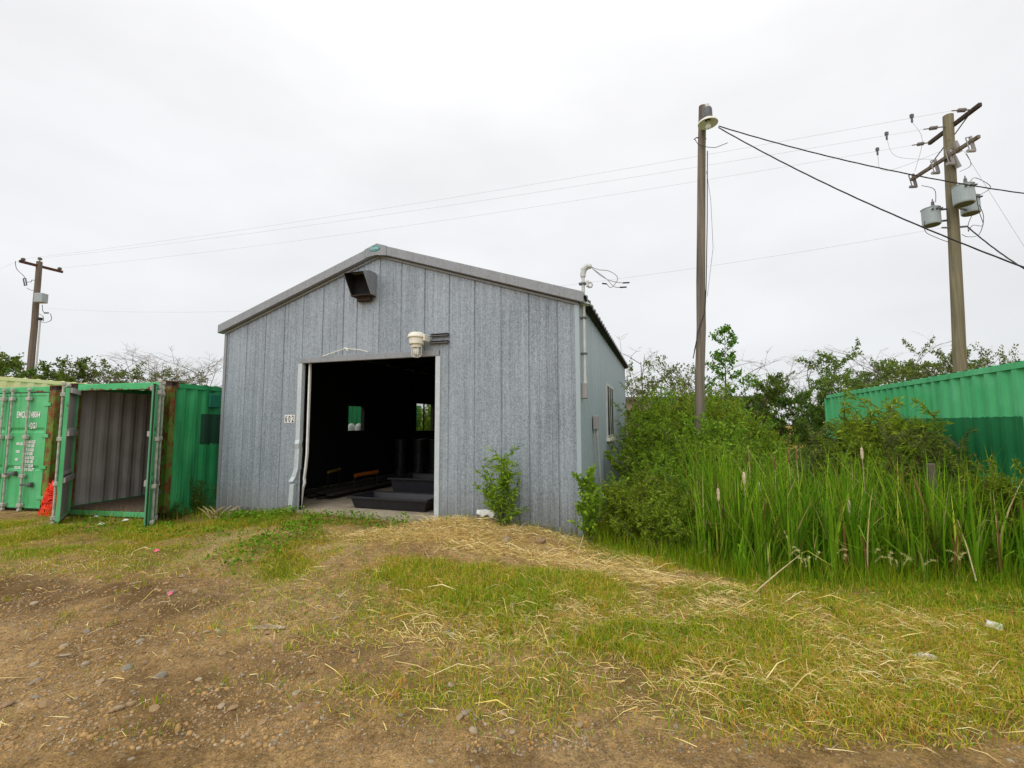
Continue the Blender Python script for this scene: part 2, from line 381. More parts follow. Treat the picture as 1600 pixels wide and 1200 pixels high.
def link(name, me, parent=None, loc=None, rot=None, bevel=0, **props):
    o = bpy.data.objects.new(name, me); COL.objects.link(o)
    if parent is not None: o.parent = parent
    if loc is not None: o.location = loc
    if rot is not None: o.rotation_euler = rot
    if bevel:
        m = o.modifiers.new('bevel', 'BEVEL'); m.width = bevel; m.segments = 1; m.limit_method = 'ANGLE'
    for k, v in props.items(): o[k] = v
    return o
def thing(name, label, cat, loc=(0, 0, 0), rz=0.0, group=None):
    o = bpy.data.objects.new(name, None); COL.objects.link(o); o.empty_display_size = 0.2
    o.location = loc; o.rotation_euler = (0, 0, rz); o['label'] = label; o['category'] = cat
    if group: o['group'] = group
    return o
def tag(o, label, cat, group=None):
    o['label'] = label; o['category'] = cat
    if group: o['group'] = group
    return o
def dup(root, loc, rz, label=None, group=None, scale=None):
    r = root.copy(); COL.objects.link(r); r.location = loc; r.rotation_euler = (0, 0, rz)
    if scale: r.scale = scale if isinstance(scale, (tuple, list)) else (scale,) * 3
    if label: r['label'] = label
    if group: r['group'] = group
    for ch in list(root.children):
        c = ch.copy(); COL.objects.link(c); c.parent = r
        for g in list(ch.children):
            d = g.copy(); COL.objects.link(d); d.parent = c
    return r
def smooth(pts, k=5):
    pts = [Vector(p) for p in pts]; out = []
    for i in range(len(pts) - 1):
        p0, p1, p2, p3 = pts[max(i - 1, 0)], pts[i], pts[i + 1], pts[min(i + 2, len(pts) - 1)]
        for j in range(k):
            t = j / k; out.append(0.5 * ((2 * p1) + (p2 - p0) * t + (2 * p0 - 5 * p1 + 4 * p2 - p3) * t * t + (3 * p1 - p0 - 3 * p2 + p3) * t ** 3))
    return out + [pts[-1]]
def text_mesh(body, size, mat, xs=1.0, align='LEFT', ext=0.0008, bold=0.0):
    cu = bpy.data.curves.new('lettering', 'FONT'); cu.body = body; cu.size = size; cu.align_x = align; cu.extrude = ext; cu.resolution_u = 2; cu.offset = bold
    o = bpy.data.objects.new('lettering', cu); COL.objects.link(o)
    bpy.context.view_layer.update()
    me = bpy.data.meshes.new_from_object(o.evaluated_get(bpy.context.evaluated_depsgraph_get()))
    COL.objects.unlink(o); bpy.data.objects.remove(o); bpy.data.curves.remove(cu)
    for v in me.vertices: v.co.x *= xs
    me.materials.clear(); me.materials.append(MAT[mat]); return me
def soup(name, verts, faces_n, mat, parent=None, tone=None, nper=4):
    """big mesh out of numpy arrays: verts (N,3); consecutive groups of nper vertices form a face unless faces_n is given"""
    me = bpy.data.meshes.new(name); nv = len(verts)
    idx = np.arange(nv, dtype=np.int32) if faces_n is None else faces_n.astype(np.int32).ravel()
    k = nper; nf = len(idx) // k
    me.vertices.add(nv); me.vertices.foreach_set('co', np.ascontiguousarray(verts, dtype=np.float32).ravel())
    me.loops.add(len(idx)); me.loops.foreach_set('vertex_index', idx)
    me.polygons.add(nf); me.polygons.foreach_set('loop_start', np.arange(0, nf * k, k, dtype=np.int32))
    if tone is not None:
        a = me.attributes.new('tone', 'FLOAT_COLOR', 'POINT')
        a.data.foreach_set('color', np.ascontiguousarray(np.concatenate([tone, np.ones((nv, 1))], 1), dtype=np.float32).ravel())
    me.materials.append(MAT[mat]); me.update(calc_edges=True); me.validate()
    return me

# value noise on numpy arrays
_T = np.random.default_rng(3).random((64, 64))
def vnoise(x, y, s=1.0, ox=0.0):
    x = np.asarray(x, float) / s + ox + 1000; y = np.asarray(y, float) / s + ox * 1.7 + 1000
    ix = np.floor(x).astype(int); iy = np.floor(y).astype(int); fx = x - ix; fy = y - iy
    fx = fx * fx * (3 - 2 * fx); fy = fy * fy * (3 - 2 * fy)
    g = lambda a, b: _T[a % 64, b % 64]
    return (g(ix, iy) * (1 - fx) + g(ix + 1, iy) * fx) * (1 - fy) + (g(ix, iy + 1) * (1 - fx) + g(ix + 1, iy + 1) * fx) * fy
def fbm(x, y, s, o=4, ox=0.0):
    t = 0; a = 0.5; w = 0
    for i in range(o): t = t + a * vnoise(x, y, s / 2 ** i, ox + i * 7.3); w += a; a *= 0.55
    return t / w
def sst(a, b, x):
    t = np.clip((np.asarray(x, float) - a) / (b - a), 0, 1); return t * t * (3 - 2 * t)
def ell(x, y, cx, cy, rx, ry, deg=0, soft=0.5):
    a = math.radians(deg); dx = x - cx; dy = y - cy
    u = dx * math.cos(a) + dy * math.sin(a); v = -dx * math.sin(a) + dy * math.cos(a)
    d = np.sqrt((u / rx) ** 2 + (v / ry) ** 2)
    return 1 - sst(1 - soft, 1 + soft * 0.6, d)

# ------------------------------------------------------------------ shed frame (local x along the front, y into depth)
YAW = 0.3132
SC = Vector((1.0182, 6.9827, 0.0))
LX = Vector((math.cos(YAW), -math.sin(YAW), 0)); LN = Vector((math.sin(YAW), math.cos(YAW), 0))
def S(x, y, z): return SC + LX * x + LN * y + Vector((0, 0, z))
SW, SL, EAVE, RIDGE = 7.0658, 9.12, 3.604, 4.78
FLOOR = 0.185
DX0, DX1, DTOP = -5.125, -2.40, 2.876

# ------------------------------------------------------------------ the ground: height and cover
def zg(x, y):
    x = np.asarray(x, float); y = np.asarray(y, float)
    dx = x - SC.x; dy = y - SC.y
    u = dx * LX.x + dy * LX.y; v = dx * LN.x + dy * LN.y
    lat = sst(-6.6, -5.0, u) * (1 - sst(-2.2, 0.4, u))
    h = 0.150 * lat * sst(-2.6, -0.15, v)
    h = h + 0.16 * ell(u, v, -1.2, -0.45, 1.35, 0.42, 0, 0.7) * (v < 0.6)          # straw heap along the wall
    h = h - 0.05 * sst(-5.0, -8.5, x) * 1.0
    inside = (u > -SW + 0.1) & (u < -0.1) & (v > 0.05) & (v < SL - 0.1)
    marsh = sst(1.0, 2.4, x) * sst(0.0, 1.4, y - edge_y(x))
    h = h - 0.20 * marsh
    tr = 0.05 * (ell(u, v, -5.05, -1.8, 0.32, 1.8, 15, 0.8) + ell(u, v, -3.2, -1.8, 0.30, 1.8, 8, 0.8)) + 0.035 * (ell(x, y, -2.6, 4.2, 4.0, 0.16, -6, 0.9) + ell(x, y, -2.4, 3.4, 4.0, 0.16, -6, 0.9))
    h = h - tr
    near = np.exp(-((x / 16) ** 2) - ((y - 4) / 16) ** 2)
    h = h + near * ((fbm(x, y, 1.6, 3) - 0.5) * 0.09 + (fbm(x, y, 0.35, 3, 5) - 0.5) * 0.05 + (fbm(x, y, 0.12, 2, 9) - 0.5) * 0.018)
    far = sst(30, 200, np.hypot(x, y)); h = h + far * 1.2 * (fbm(x, y, 120, 2) - 0.4)
    return np.where(inside, np.minimum(h, 0.1), h)
def edge_y(x):     # front edge of the tall marsh growth
    return np.interp(np.asarray(x, float), [0.6, 0.9, 1.9, 2.6, 3.8, 5.0, 7.0], [6.7, 6.35, 5.75, 4.95, 4.85, 4.7, 4.5])
def Z(x, y): return float(zg(np.array([x]), np.array([y]))[0])

def c_green(x, y):
    d = 1.00 * ell(x, y, -0.35, 5.20, 1.7, 0.62, -22, 0.55)
    d = np.maximum(d, 0.95 * ell(x, y, 1.2, 4.85, 1.5, 0.6, -25, 0.6))
    d = np.maximum(d, 1.0 * ell(x, y, 2.8, 4.2, 3.3, 1.0, -3, 0.45))
    d = np.maximum(d, 0.72 * ell(x, y, 0.4, 4.5, 1.7, 0.7, -14, 0.6))
    d = np.maximum(d, 0.75 * ell(x, y, 3.6, 4.55, 3.2, 0.6, 0, 0.5))
    d = np.maximum(d, 0.80 * ell(x, y, -8.2, 8.0, 4.6, 0.95, -3, 0.6))
    d = np.maximum(d, 0.75 * ell(x, y, -5.3, 7.7, 2.0, 0.95, -8, 0.6))
    d = np.maximum(d, 0.45 * ell(x, y, -6.4, 6.9, 4.0, 0.8, 0, 0.8))
    d = np.maximum(d, 0.22 * ell(x, y, -4.2, 6.0, 2.6, 0.6, 0, 0.8))
    d = np.maximum(d, 0.50 * ell(x, y, -2.75, 6.2, 0.55, 1.2, 10, 0.6))
    d = np.maximum(d, 0.26 * ell(x, y, -1.2, 4.6, 1.5, 0.9, 0, 0.9))
    d = np.maximum(d, 0.34 * ell(x, y, 0.5, 3.3, 1.6, 0.5, 0, 0.9))
    d = np.maximum(d, 0.70 * ell(x, y, 3.2, 3.35, 2.2, 0.7, 6, 0.6))
    d = np.maximum(d, 0.80 * sst(-0.5, 0.1, y - edge_y(x)) * sst(0.6, 1.2, x))
    d = np.maximum(d, 0.5 * sst(9.5, 12, y))
    n = fbm(x, y, 0.7, 4, 11)
    return np.clip(d * (0.35 + 1.5 * sst(0.30, 0.60, n)), 0, 1)
def c_straw(x, y):
    d = ell(x, y, -0.15, 6.75, 1.75, 0.62, -18, 0.5)
    d = np.maximum(d, 0.9 * ell(x, y, 0.95, 5.95, 1.0, 0.45, -30, 0.6))
    d = np.maximum(d, 0.75 * ell(x, y, 1.7, 5.2, 1.3, 0.32, -35, 0.6))
    d = np.maximum(d, 0.6 * ell(x, y, 2.6, 4.3, 2.0, 0.55, -12, 0.7))
    d = np.maximum(d, 0.60 * ell(x, y, 2.7, 3.45, 2.0, 0.55, 4, 0.7))
    d = np.maximum(d, 0.6 * ell(x, y, -1.9, 6.9, 0.9, 0.3, -10, 0.6))
    d = np.maximum(d, 0.25 * ell(x, y, 0.2, 4.3, 1.8, 0.8, 0, 0.8))
    n = fbm(x, y, 0.5, 4, 23)
    return np.clip(d * (0.35 + 1.3 * sst(0.35, 0.62, n)), 0, 1)
def c_clover(x, y):
    u = (x - SC.x) * LX.x + (y - SC.y) * LX.y; v = (x - SC.x) * LN.x + (y - SC.y) * LN.y
    d = ell(u, v, -5.2, -0.42, 1.8, 0.38, 0, 0.5)
    d = np.maximum(d, 0.9 * ell(u, v, -3.3, -0.40, 1.35, 0.26, 0, 0.5))
    d = np.maximum(d, 0.95 * ell(u, v, -4.1, -1.15, 0.5, 0.6, 20, 0.6))
    d = np.maximum(d, 0.85 * ell(u, v, -4.0, -2.0, 0.42, 0.8, 10, 0.6))
    d = np.maximum(d, 0.35 * ell(u, v, -7.4, -1.3, 2.2, 0.5, 0, 0.7))
    n = fbm(x, y, 0.45, 4, 31)
    return np.clip(d * (0.12 + 1.5 * sst(0.40, 0.64, n)), 0, 1)

def axis(lo, hi, step, far_lo, far_hi):
    a = list(np.arange(lo, hi + 1e-6, step)); g = step; x = hi
    while x < far_hi: g *= 1.28; x += g; a.append(x)
    g = step; x = lo; b = []
    while x > far_lo: g *= 1.28; x -= g; b.append(x)
    return np.array(b[::-1] + a)
gx = axis(-9.0, 6.5, 0.042, -900, 900); gy = axis(2.3, 9.6, 0.042, -60, 1500)
GX, GY = np.meshgrid(gx, gy); fx, fy = GX.ravel(), GY.ravel()
gz = zg(fx, fy)
nx, ny = len(gx), len(gy)
ii = (np.arange(ny - 1)[:, None] * nx + np.arange(nx - 1)[None, :]).ravel()
gf = np.stack([ii, ii + 1, ii + 1 + nx, ii + nx], 1)
gme = soup('ground', np.stack([fx, fy, gz], 1), gf, 'soil')
cov = gme.attributes.new('cover', 'FLOAT_COLOR', 'POINT')
wet = ell(fx, fy, -4.2, 5.0, 3.2, 0.7, -4, 0.7) * sst(0.35, 0.6, fbm(fx, fy, 0.8, 4, 41)) + 0.5 * sst(0.55, 0.72, fbm(fx, fy, 1.1, 4, 47)) * (fy < 6)
fu = (fx - SC.x) * LX.x + (fy - SC.y) * LX.y; fv = (fx - SC.x) * LN.x + (fy - SC.y) * LN.y
tracks = np.maximum(ell(fu, fv, -5.0, -1.55, 0.45, 1.0, 25, 0.7), ell(fu, fv, -3.2, -1.5, 0.38, 0.95, 12, 0.7)) * (0.4 + 0.6 * sst(0.35, 0.6, fbm(fx, fy, 0.5, 3, 51)))
cc = np.stack([np.maximum(c_green(fx, fy), c_clover(fx, fy) * 0.9), c_straw(fx, fy), np.clip(wet, 0, 1), np.clip(tracks, 0, 1)], 1)
cov.data.foreach_set('color', cc.astype(np.float32).ravel())
gme.polygons.foreach_set('use_smooth', np.ones(len(gme.polygons), dtype=bool))
ground = link('ground', gme); ground['kind'] = 'structure'
# ------------------------------------------------------------------ the galvanised shed
shed = thing('metal_shed', 'galvanised metal shed with a gable front and a wide open dark doorway', 'shed', SC, -YAW)
HW = SW / 2
SLOPE = (4.90 - 3.702) / (HW + 0.0974)
def ztop(x): return 4.90 - SLOPE * abs(x + HW)            # top of the rake trim
def profile(w, ribs=2):
    p = [(0, 0.014), (0.007, 0.014), (0.017, 0.0)]
    for k in range(ribs):
        c = w * (k + 1) / (ribs + 1)
        p += [(c - 0.022, 0.0), (c - 0.007, -0.007), (c + 0.007, -0.007), (c + 0.022, 0.0)]
    return p + [(w - 0.010, 0.0), (w - 0.002, 0.014), (w, 0.014)]
def sheet(mb, s0, s1, zb, zt, holes, prof, P, mi=0):
    """vertical profiled sheet: s along the wall, P(s, depth, z) -> local point; holes (s0, s1, z0, z1) stay open"""
    cuts = sorted(set([s0 + a for a, _ in prof] + [c for h in holes for c in h[:2] if s0 < c < s1]))
    xs = [a for a, _ in prof]; ds = [d for _, d in prof]
    dep = lambda s: float(np.interp(s - s0, xs, ds))
    for a, b in zip(cuts[:-1], cuts[1:]):
        if b - a < 1e-6: continue
        m = (a + b) / 2; spans = [(zb, None)]
        for h in holes:
            if h[0] < m < h[1]:
                new = []
                for lo, hi in spans:
                    if h[2] > lo + 1e-6: new.append((lo, h[2]))
                    new.append((h[3], hi))
                spans = new
        for lo, hi in spans:
            za = hi if hi is not None else zt(a); zb2 = hi if hi is not None else zt(b)
            mb.add([P(a, dep(a), lo), P(b, dep(b), lo), P(b, dep(b), zb2), P(a, dep(a), za)], [(0, 1, 2, 3)], mi)
door_hole = (DX0, DX1, -5, DTOP)
seams = [-SW, -6.98, -6.52, -6.06, -5.61, -5.18, -4.73, -4.28, -3.99, -3.53, -3.09, -2.63, -2.17, -1.71, -1.25, -0.79, -0.33, 0.0]
for a, b in zip(seams[:-1], seams[1:]):
    mb = MB(); sheet(mb, a, b, -0.3, lambda s: ztop(s) - 0.12, [door_hole], profile(b - a, 2 if b - a > 0.25 else 0), lambda s, d, z: (s, d, z))
    mb.build('wall_panel', 'galvanised_front', shed)
# right-hand wall with one window
WIN = (3.45, 4.73, 1.47, 2.56)
npan = 20; pw = SL / npan; shared = None
for k in range(npan):
    a = k * pw; b = a + pw
    hit = b > WIN[0] and a < WIN[1]
    if hit and a > WIN[0] and b < WIN[1]:      # cut panels above and below the opening
        for z0_, z1_ in ((-0.3, WIN[2]), (WIN[3], 3.60)):
            mb = MB(); sheet(mb, a, b, z0_, lambda s: z1_, [], profile(pw, 1), lambda s, d, z: (-d, s, z)); mb.build('wall_panel', 'galvanised_side', shed)
        continue
    if hit or shared is None:
        mb = MB(); sheet(mb, a if hit else 0, b if hit else pw, -0.3, lambda s: 3.60, [WIN] if hit else [], profile(pw, 1), lambda s, d, z: (-d, s, z))
        me = mb.mesh('wall_panel', ['galvanised_side'])
        if not hit: shared = me
    else: me = shared
    link('wall_panel', me, shed, loc=(0, 0, 0) if hit else (0, a, 0))
# far wall and left wall (seen through the doorway) with two small windows
def local_left(px, py):
    d = ray(px, py); o = S(-SW + 0.06, 0, 0); t = (o - EYE).dot(LX) / d.dot(LX); P = EYE + d * t
    return (P - SC).dot(LN), P.z
LWIN = []
for (xa, xb, ya, yb) in ((543.5, 567.5, 634, 672.5), (650, 676, 630, 672.5)):
    y0_, z1_ = local_left(xa, ya); y1_, z0_ = local_left(xb, yb); LWIN.append((y0_, y1_, z0_, z1_))
mb = MB(); sheet(mb, 0, SL, -0.3, lambda s: 3.60, LWIN, [(q * 0.228, 0.012 * (q % 2)) for q in range(41)], lambda s, d, z: (-SW + d, s, z))
mb.build('wall', 'galvanised_side', shed)
mb = MB(); sheet(mb, -SW, 0, -0.3, lambda s: ztop(s) - 0.12, [], [(0, 0.01), (HW, 0.0), (SW, 0.01)], lambda s, d, z: (s, SL - d, z))
mb.build('wall', 'galvanised_side', shed)
mb = MB()   # near-black sheets inside: the shade of the interior is put into their colour
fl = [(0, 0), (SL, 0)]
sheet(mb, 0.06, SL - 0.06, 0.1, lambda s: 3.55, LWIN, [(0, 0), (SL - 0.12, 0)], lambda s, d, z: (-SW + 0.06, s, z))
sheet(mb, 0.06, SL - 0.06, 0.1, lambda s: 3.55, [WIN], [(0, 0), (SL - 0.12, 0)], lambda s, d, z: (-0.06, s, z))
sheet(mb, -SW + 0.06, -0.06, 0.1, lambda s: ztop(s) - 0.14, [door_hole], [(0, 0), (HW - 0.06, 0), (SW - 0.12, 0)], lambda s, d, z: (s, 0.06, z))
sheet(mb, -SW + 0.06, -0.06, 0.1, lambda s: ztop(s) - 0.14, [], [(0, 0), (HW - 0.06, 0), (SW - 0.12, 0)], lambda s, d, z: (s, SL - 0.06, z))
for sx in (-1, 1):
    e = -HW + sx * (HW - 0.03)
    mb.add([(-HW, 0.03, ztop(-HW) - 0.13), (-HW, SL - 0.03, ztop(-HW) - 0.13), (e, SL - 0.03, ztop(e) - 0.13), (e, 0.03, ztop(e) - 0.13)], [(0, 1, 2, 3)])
mb.build('shade_lining', 'shade_black', shed)
mb = MB()
for q in range(8):   # wall girts and rafters
    y = 0.9 + q * 1.05
    for sx in (-1, 1):
        e = -HW + sx * (HW - 0.12)
        mb.add([(-HW, y, ztop(-HW) - 0.16), (e, y, ztop(e) - 0.16), (e, y, ztop(e) - 0.34), (-HW, y, ztop(-HW) - 0.34)], [(0, 1, 2, 3)])
mb.build('rafter', 'dark_eave', shed)
MB().box((-SW + 0.02, 0.0, -0.3), (-0.02, SL - 0.02, FLOOR)).box((DX0 - 0.02, -0.06, -0.3), (DX1 + 0.02, 0.0, FLOOR - 0.004)).build('floor_slab', 'concrete', shed)
# roof sheets: ribbed, ten to a slope
RP = (SL + 0.16) / 10
def roof_mesh(sx):
    mb = MB(); n = 3; w = RP / n; xs = []
    for k in range(n):
        o = k * w; xs += [(o, 0), (o + w * 0.32, 0), (o + w * 0.42, 0.042), (o + w * 0.58, 0.042), (o + w * 0.68, 0)]
    xs.append((RP, 0))
    e = -HW + sx * (HW + 0.13)
    for (a, da), (b, db) in zip(xs[:-1], xs[1:]):
        for off, mi in ((0.0, 0), (-0.012, 1)):
            z0, z1 = ztop(-HW) - 0.045 + off, ztop(e) - 0.045 + off
            mb.add([(-HW, a, z0 + da), (-HW, b, z0 + db), (e, b, z1 + db), (e, a, z1 + da)], [(0, 1, 2, 3)], mi)
        mb.add([(e, a, z1 + da), (e, b, z1 + db), (e, b, z1 - 0.03), (e, a, z1 - 0.03)], [(0, 1, 2, 3)], 1 if da == db == 0 else 0)
    return mb.mesh('roof_panel', ['roof_steel', 'dark_eave'])  # underside and gaps between ribs coloured dark as eave shade
for sx in (1, -1):
    me = roof_mesh(sx)
    for k in range(10): link('roof_panel', me, shed, loc=(0, -0.06 + k * RP, 0))
mb = MB()
for sx in (1, -1):
    e0 = -HW + sx * (HW - 0.0); e1 = -HW + sx * (HW + 0.115)
    mb.add([(e0, -0.05, ztop(e0) - 0.15), (e1, -0.05, ztop(e1) - 0.075), (e1, SL + 0.06, ztop(e1) - 0.075), (e0, SL + 0.06, ztop(e0) - 0.15)], [(0, 1, 2, 3)])
mb.build('soffit', 'dark_eave', shed)  # eave overhang shadow put into the soffit colour
MB().prism([(-HW - 0.16, -0.07, ztop(-HW) - 0.05), (-HW, -0.07, ztop(-HW) + 0.012), (-HW + 0.16, -0.07, ztop(-HW) - 0.05)], (0, SL + 0.14, 0)).build('ridge_cap', 'roof_steel', shed)
# rake trim
for sx in (1, -1):
    e = -HW + sx * (HW + 0.0974); x1 = -HW + sx * 0.004
    mb = MB()
    mb.prism([(x1, -0.113, ztop(x1)), (e, -0.113, ztop(e)), (e, -0.113, ztop(e) - 0.165), (x1, -0.113, ztop(x1) - 0.165)], (0, 0.14, 0))
    mb.prism([(x1, -0.035, ztop(x1) - 0.17), (e - sx * 0.09, -0.035, ztop(e) - 0.145), (e - sx * 0.09, -0.035, ztop(e) - 0.185), (x1, -0.035, ztop(x1) - 0.215)], (0, 0.033, 0))
    mb.build('rake_trim', 'galvanised_trim', shed, bevel=0.006)
cx0, cx1 = -HW - 0.25, -HW + 0.20
mb = MB(); mb.prism([(cx0, -0.121, ztop(cx0) + 0.004), (-HW, -0.121, 4.905), (cx1, -0.121, ztop(cx1) + 0.004), (cx1, -0.121, ztop(cx1) - 0.168), (-HW - 0.02, -0.121, 4.70), (cx0, -0.121, ztop(cx0) - 0.150)], (0, 0.02, 0))
cap = mb.build('gable_cap', 'galvanised_trim', shed)
mb = MB(); M = Matrix.Translation((-HW - 0.035, -0.123, 4.815)) @ Matrix.Rotation(PI / 2, 4, 'X') @ Matrix.Diagonal((1.0, 0.42, 1, 1))
mb.lathe([(0.115, 0.0), (0.115, 0.005), (0.108, 0.007)], 20, 0, M)
emb = mb.build('emblem', 'teal_paint', cap)
tm = text_mesh('STEELMAS', 0.05, 'white_paint', 0.72, 'CENTER')
link('lettering', tm, cap, loc=(-HW - 0.035, -0.133, 4.800), rot=(PI / 2, 0, 0))
# corner trims
MB().box((-0.055, -0.020, -0.3), (0.012, -0.003, 3.545)).box((-0.004, -0.003, -0.3), (0.014, 0.075, 3.545)).build('corner_trim', 'galvanised_side', shed)
MB().box((-SW - 0.012, -0.020, -0.3), (-SW + 0.05, -0.003, 3.545)).build('corner_trim', 'galvanised_trim', shed)
# door surround
MB().box((DX0 - 0.105, -0.034, DTOP - 0.02), (DX1 + 0.06, 0.03, DTOP + 0.085)).build('door_header', 'galvanised_trim', shed, bevel=0.006)
MB().box((DX1 - 0.004, -0.030, 0.0), (DX1 + 0.085, 0.12, DTOP - 0.022)).build('door_jamb', 'galvanised_jamb', shed, bevel=0.005)
mb = MB()
pts = [(2.855, 0, 0), (1.45, 0.0, 0), (1.38, 0.012, -0.03), (1.28, 0, 0), (0.93, -0.012, 0), (0.78, -0.05, -0.012), (0.70, -0.075, -0.05), (0.675, -0.03, 0.05), (0.64, -0.06, -0.035), (0.40, -0.085, -0.02), (0.05, -0.115, -0.01)]
for (za, xa, ya), (zb_, xb, yb) in zip(pts[:-1], pts[1:]):
    for (p0, p1) in (((-0.105, -0.032), (-0.012, -0.032)), ((-0.012, -0.032), (-0.012, 0.05))):
        mb.add([(DX0 + p0[0] + xb, p0[1] + yb, zb_), (DX0 + p1[0] + xb, p1[1] + yb, zb_), (DX0 + p1[0] + xa, p1[1] + ya, za), (DX0 + p0[0] + xa, p0[1] + ya, za)], [(0, 1, 2, 3)])
mb.build('door_jamb', 'galvanised_jamb', shed, label='buckled left door jamb')
mb = MB()
rail = [(2.86, 0.045), (1.2, 0.045), (0.95, 0.025), (0.75, 0.0), (0.66, 0.012), (0.55, -0.03), (0.19, -0.07)]
for (za, xa), (zb_, xb) in zip(rail[:-1], rail[1:]):
    mb.add([(DX0 + xb, 0.07, zb_), (DX0 + xb + 0.032, 0.07, zb_), (DX0 + xa + 0.032, 0.07, za), (DX0 + xa, 0.07, za)], [(0, 1, 2, 3)])
    mb.add([(DX0 + xb + 0.032, 0.07, zb_), (DX0 + xb + 0.032, 0.11, zb_), (DX0 + xa + 0.032, 0.11, za), (DX0 + xa + 0.032, 0.07, za)], [(0, 1, 2, 3)])
mb.build('guide_rail', 'white_paint', shed)
# windows
def window(s0, s1, z0, z1, P, frame_mat, parent=shed, fw=0.06):
    mb = MB()
    for (a, b, c, d) in ((s0 - fw, s1 + fw, z1, z1 + fw), (s0 - fw, s1 + fw, z0 - fw, z0), (s0 - fw, s0, z0, z1), (s1, s1 + fw, z0, z1)):
        mb.add([P(a, 0.03, c), P(b, 0.03, c), P(b, 0.03, d), P(a, 0.03, d), P(a, -0.09, c), P(b, -0.09, c), P(b, -0.09, d), P(a, -0.09, d)],
               [(0, 1, 2, 3), (4, 7, 6, 5), (0, 4, 5, 1), (1, 5, 6, 2), (2, 6, 7, 3), (3, 7, 4, 0)])
    w = mb.build('window', frame_mat, parent)
    return w
def slab(mb, P, a, b, c, d, y0, y1, mi=0):
    mb.add([P(a, y0, c), P(b, y0, c), P(b, y0, d), P(a, y0, d), P(a, y1, c), P(b, y1, c), P(b, y1, d), P(a, y1, d)],
           [(0, 1, 2, 3), (4, 7, 6, 5), (0, 4, 5, 1), (1, 5, 6, 2), (2, 6, 7, 3), (3, 7, 4, 0)], mi); return mb
def glassmat():
    k = NT('window_glass'); g = k.n('ShaderNodeBsdfGlass'); g.inputs['IOR'].default_value = 1.02; g.inputs['Roughness'].default_value = 0.0
    t = k.n('ShaderNodeBsdfTransparent'); t.inputs[0].default_value = (0.85, 0.88, 0.86, 1); gl = k.n('ShaderNodeBsdfGlossy'); gl.inputs['Roughness'].default_value = 0.03
    m = k.n('ShaderNodeMixShader'); m.inputs[0].default_value = 0.07
    k.l(t.outputs[0], m.inputs[1]); k.l(gl.outputs[0], m.inputs[2]); k.l(m.outputs[0], k.out.inputs[0]); MAT['glass'] = k.m
glassmat()
def darkglass():
    k = NT('dark_glass'); k.bsdf((0.012, 0.013, 0.014), 0.35, 0.0, 0.12); MAT['glass_dark'] = k.m
darkglass()
PR = lambda s, d, z: (d, s, z)
w = window(*WIN, PR, 'mast_grey')
for a, b in ((WIN[0], 3.90), (3.96, 4.27), (4.33, WIN[1])):
    slab(MB(), PR, a + 0.002, b - 0.002, WIN[2] + 0.002, WIN[3] - 0.002, 0.016, 0.020).build('pane', 'glass_dark', w)
for a in (3.90, 4.27): slab(MB(), PR, a, a + 0.06, WIN[2], WIN[3], 0.0, 0.027).build('mullion', 'mast_grey', w)
slab(MB(), PR, WIN[0] - 0.09, WIN[1] + 0.09, WIN[2] - 0.13, WIN[2] - 0.062, -0.01, 0.07).build('sill', 'ivory_paint', w)
PL = lambda s, d, z: (-SW - d, s, z)
for i, (a, b, c, d) in enumerate(LWIN):
    w = window(a, b, c, d, PL, 'dark_eave')
    m = (a + b) / 2 - (0.0 if i else 0.1)
    slab(MB(), PL, a + 0.002, b - 0.002, c + 0.002, d - 0.002, -0.048, -0.042).build('pane', 'glass', w)
    if i: slab(MB(), PL, m - 0.03, m + 0.03, c, d, -0.04, -0.01).build('mullion', 'dark_eave', w)
# exhaust hood on the gable
hx0, hx1 = -4.00, -3.60
prof = [(-0.016, 4.40), (-0.20, 4.40), (-0.40, 4.33), (-0.17, 3.99), (-0.016, 3.99)]
mb = MB()
for x in (hx0, hx1):
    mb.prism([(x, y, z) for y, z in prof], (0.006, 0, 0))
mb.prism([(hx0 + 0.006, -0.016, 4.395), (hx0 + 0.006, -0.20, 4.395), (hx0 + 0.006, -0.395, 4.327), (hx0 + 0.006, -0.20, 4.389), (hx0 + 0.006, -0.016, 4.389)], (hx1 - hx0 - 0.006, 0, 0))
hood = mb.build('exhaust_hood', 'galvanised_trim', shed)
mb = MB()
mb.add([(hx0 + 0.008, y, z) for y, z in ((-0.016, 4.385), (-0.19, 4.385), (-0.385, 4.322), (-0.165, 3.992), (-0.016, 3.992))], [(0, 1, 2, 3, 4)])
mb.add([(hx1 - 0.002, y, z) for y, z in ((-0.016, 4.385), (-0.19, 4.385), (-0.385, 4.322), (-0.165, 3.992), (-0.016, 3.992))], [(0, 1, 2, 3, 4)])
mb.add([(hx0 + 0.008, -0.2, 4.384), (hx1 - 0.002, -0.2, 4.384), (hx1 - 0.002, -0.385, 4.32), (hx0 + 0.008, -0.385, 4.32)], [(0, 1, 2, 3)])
mb.build('hood_shade', 'shade_black', hood)  # near-black sheets paint the shade inside the hood
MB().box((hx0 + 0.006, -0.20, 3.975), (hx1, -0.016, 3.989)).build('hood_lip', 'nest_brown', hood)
MB().box((hx0 + 0.01, -0.10, 3.995), (hx1 - 0.004, -0.02, 4.385)).build('hood_duct', 'shade_black', hood)
MB().box((hx0 + 0.07, -0.10, 3.90), (hx1 - 0.06, -0.018, 3.972)).build('bird_nest', 'nest_brown', hood)

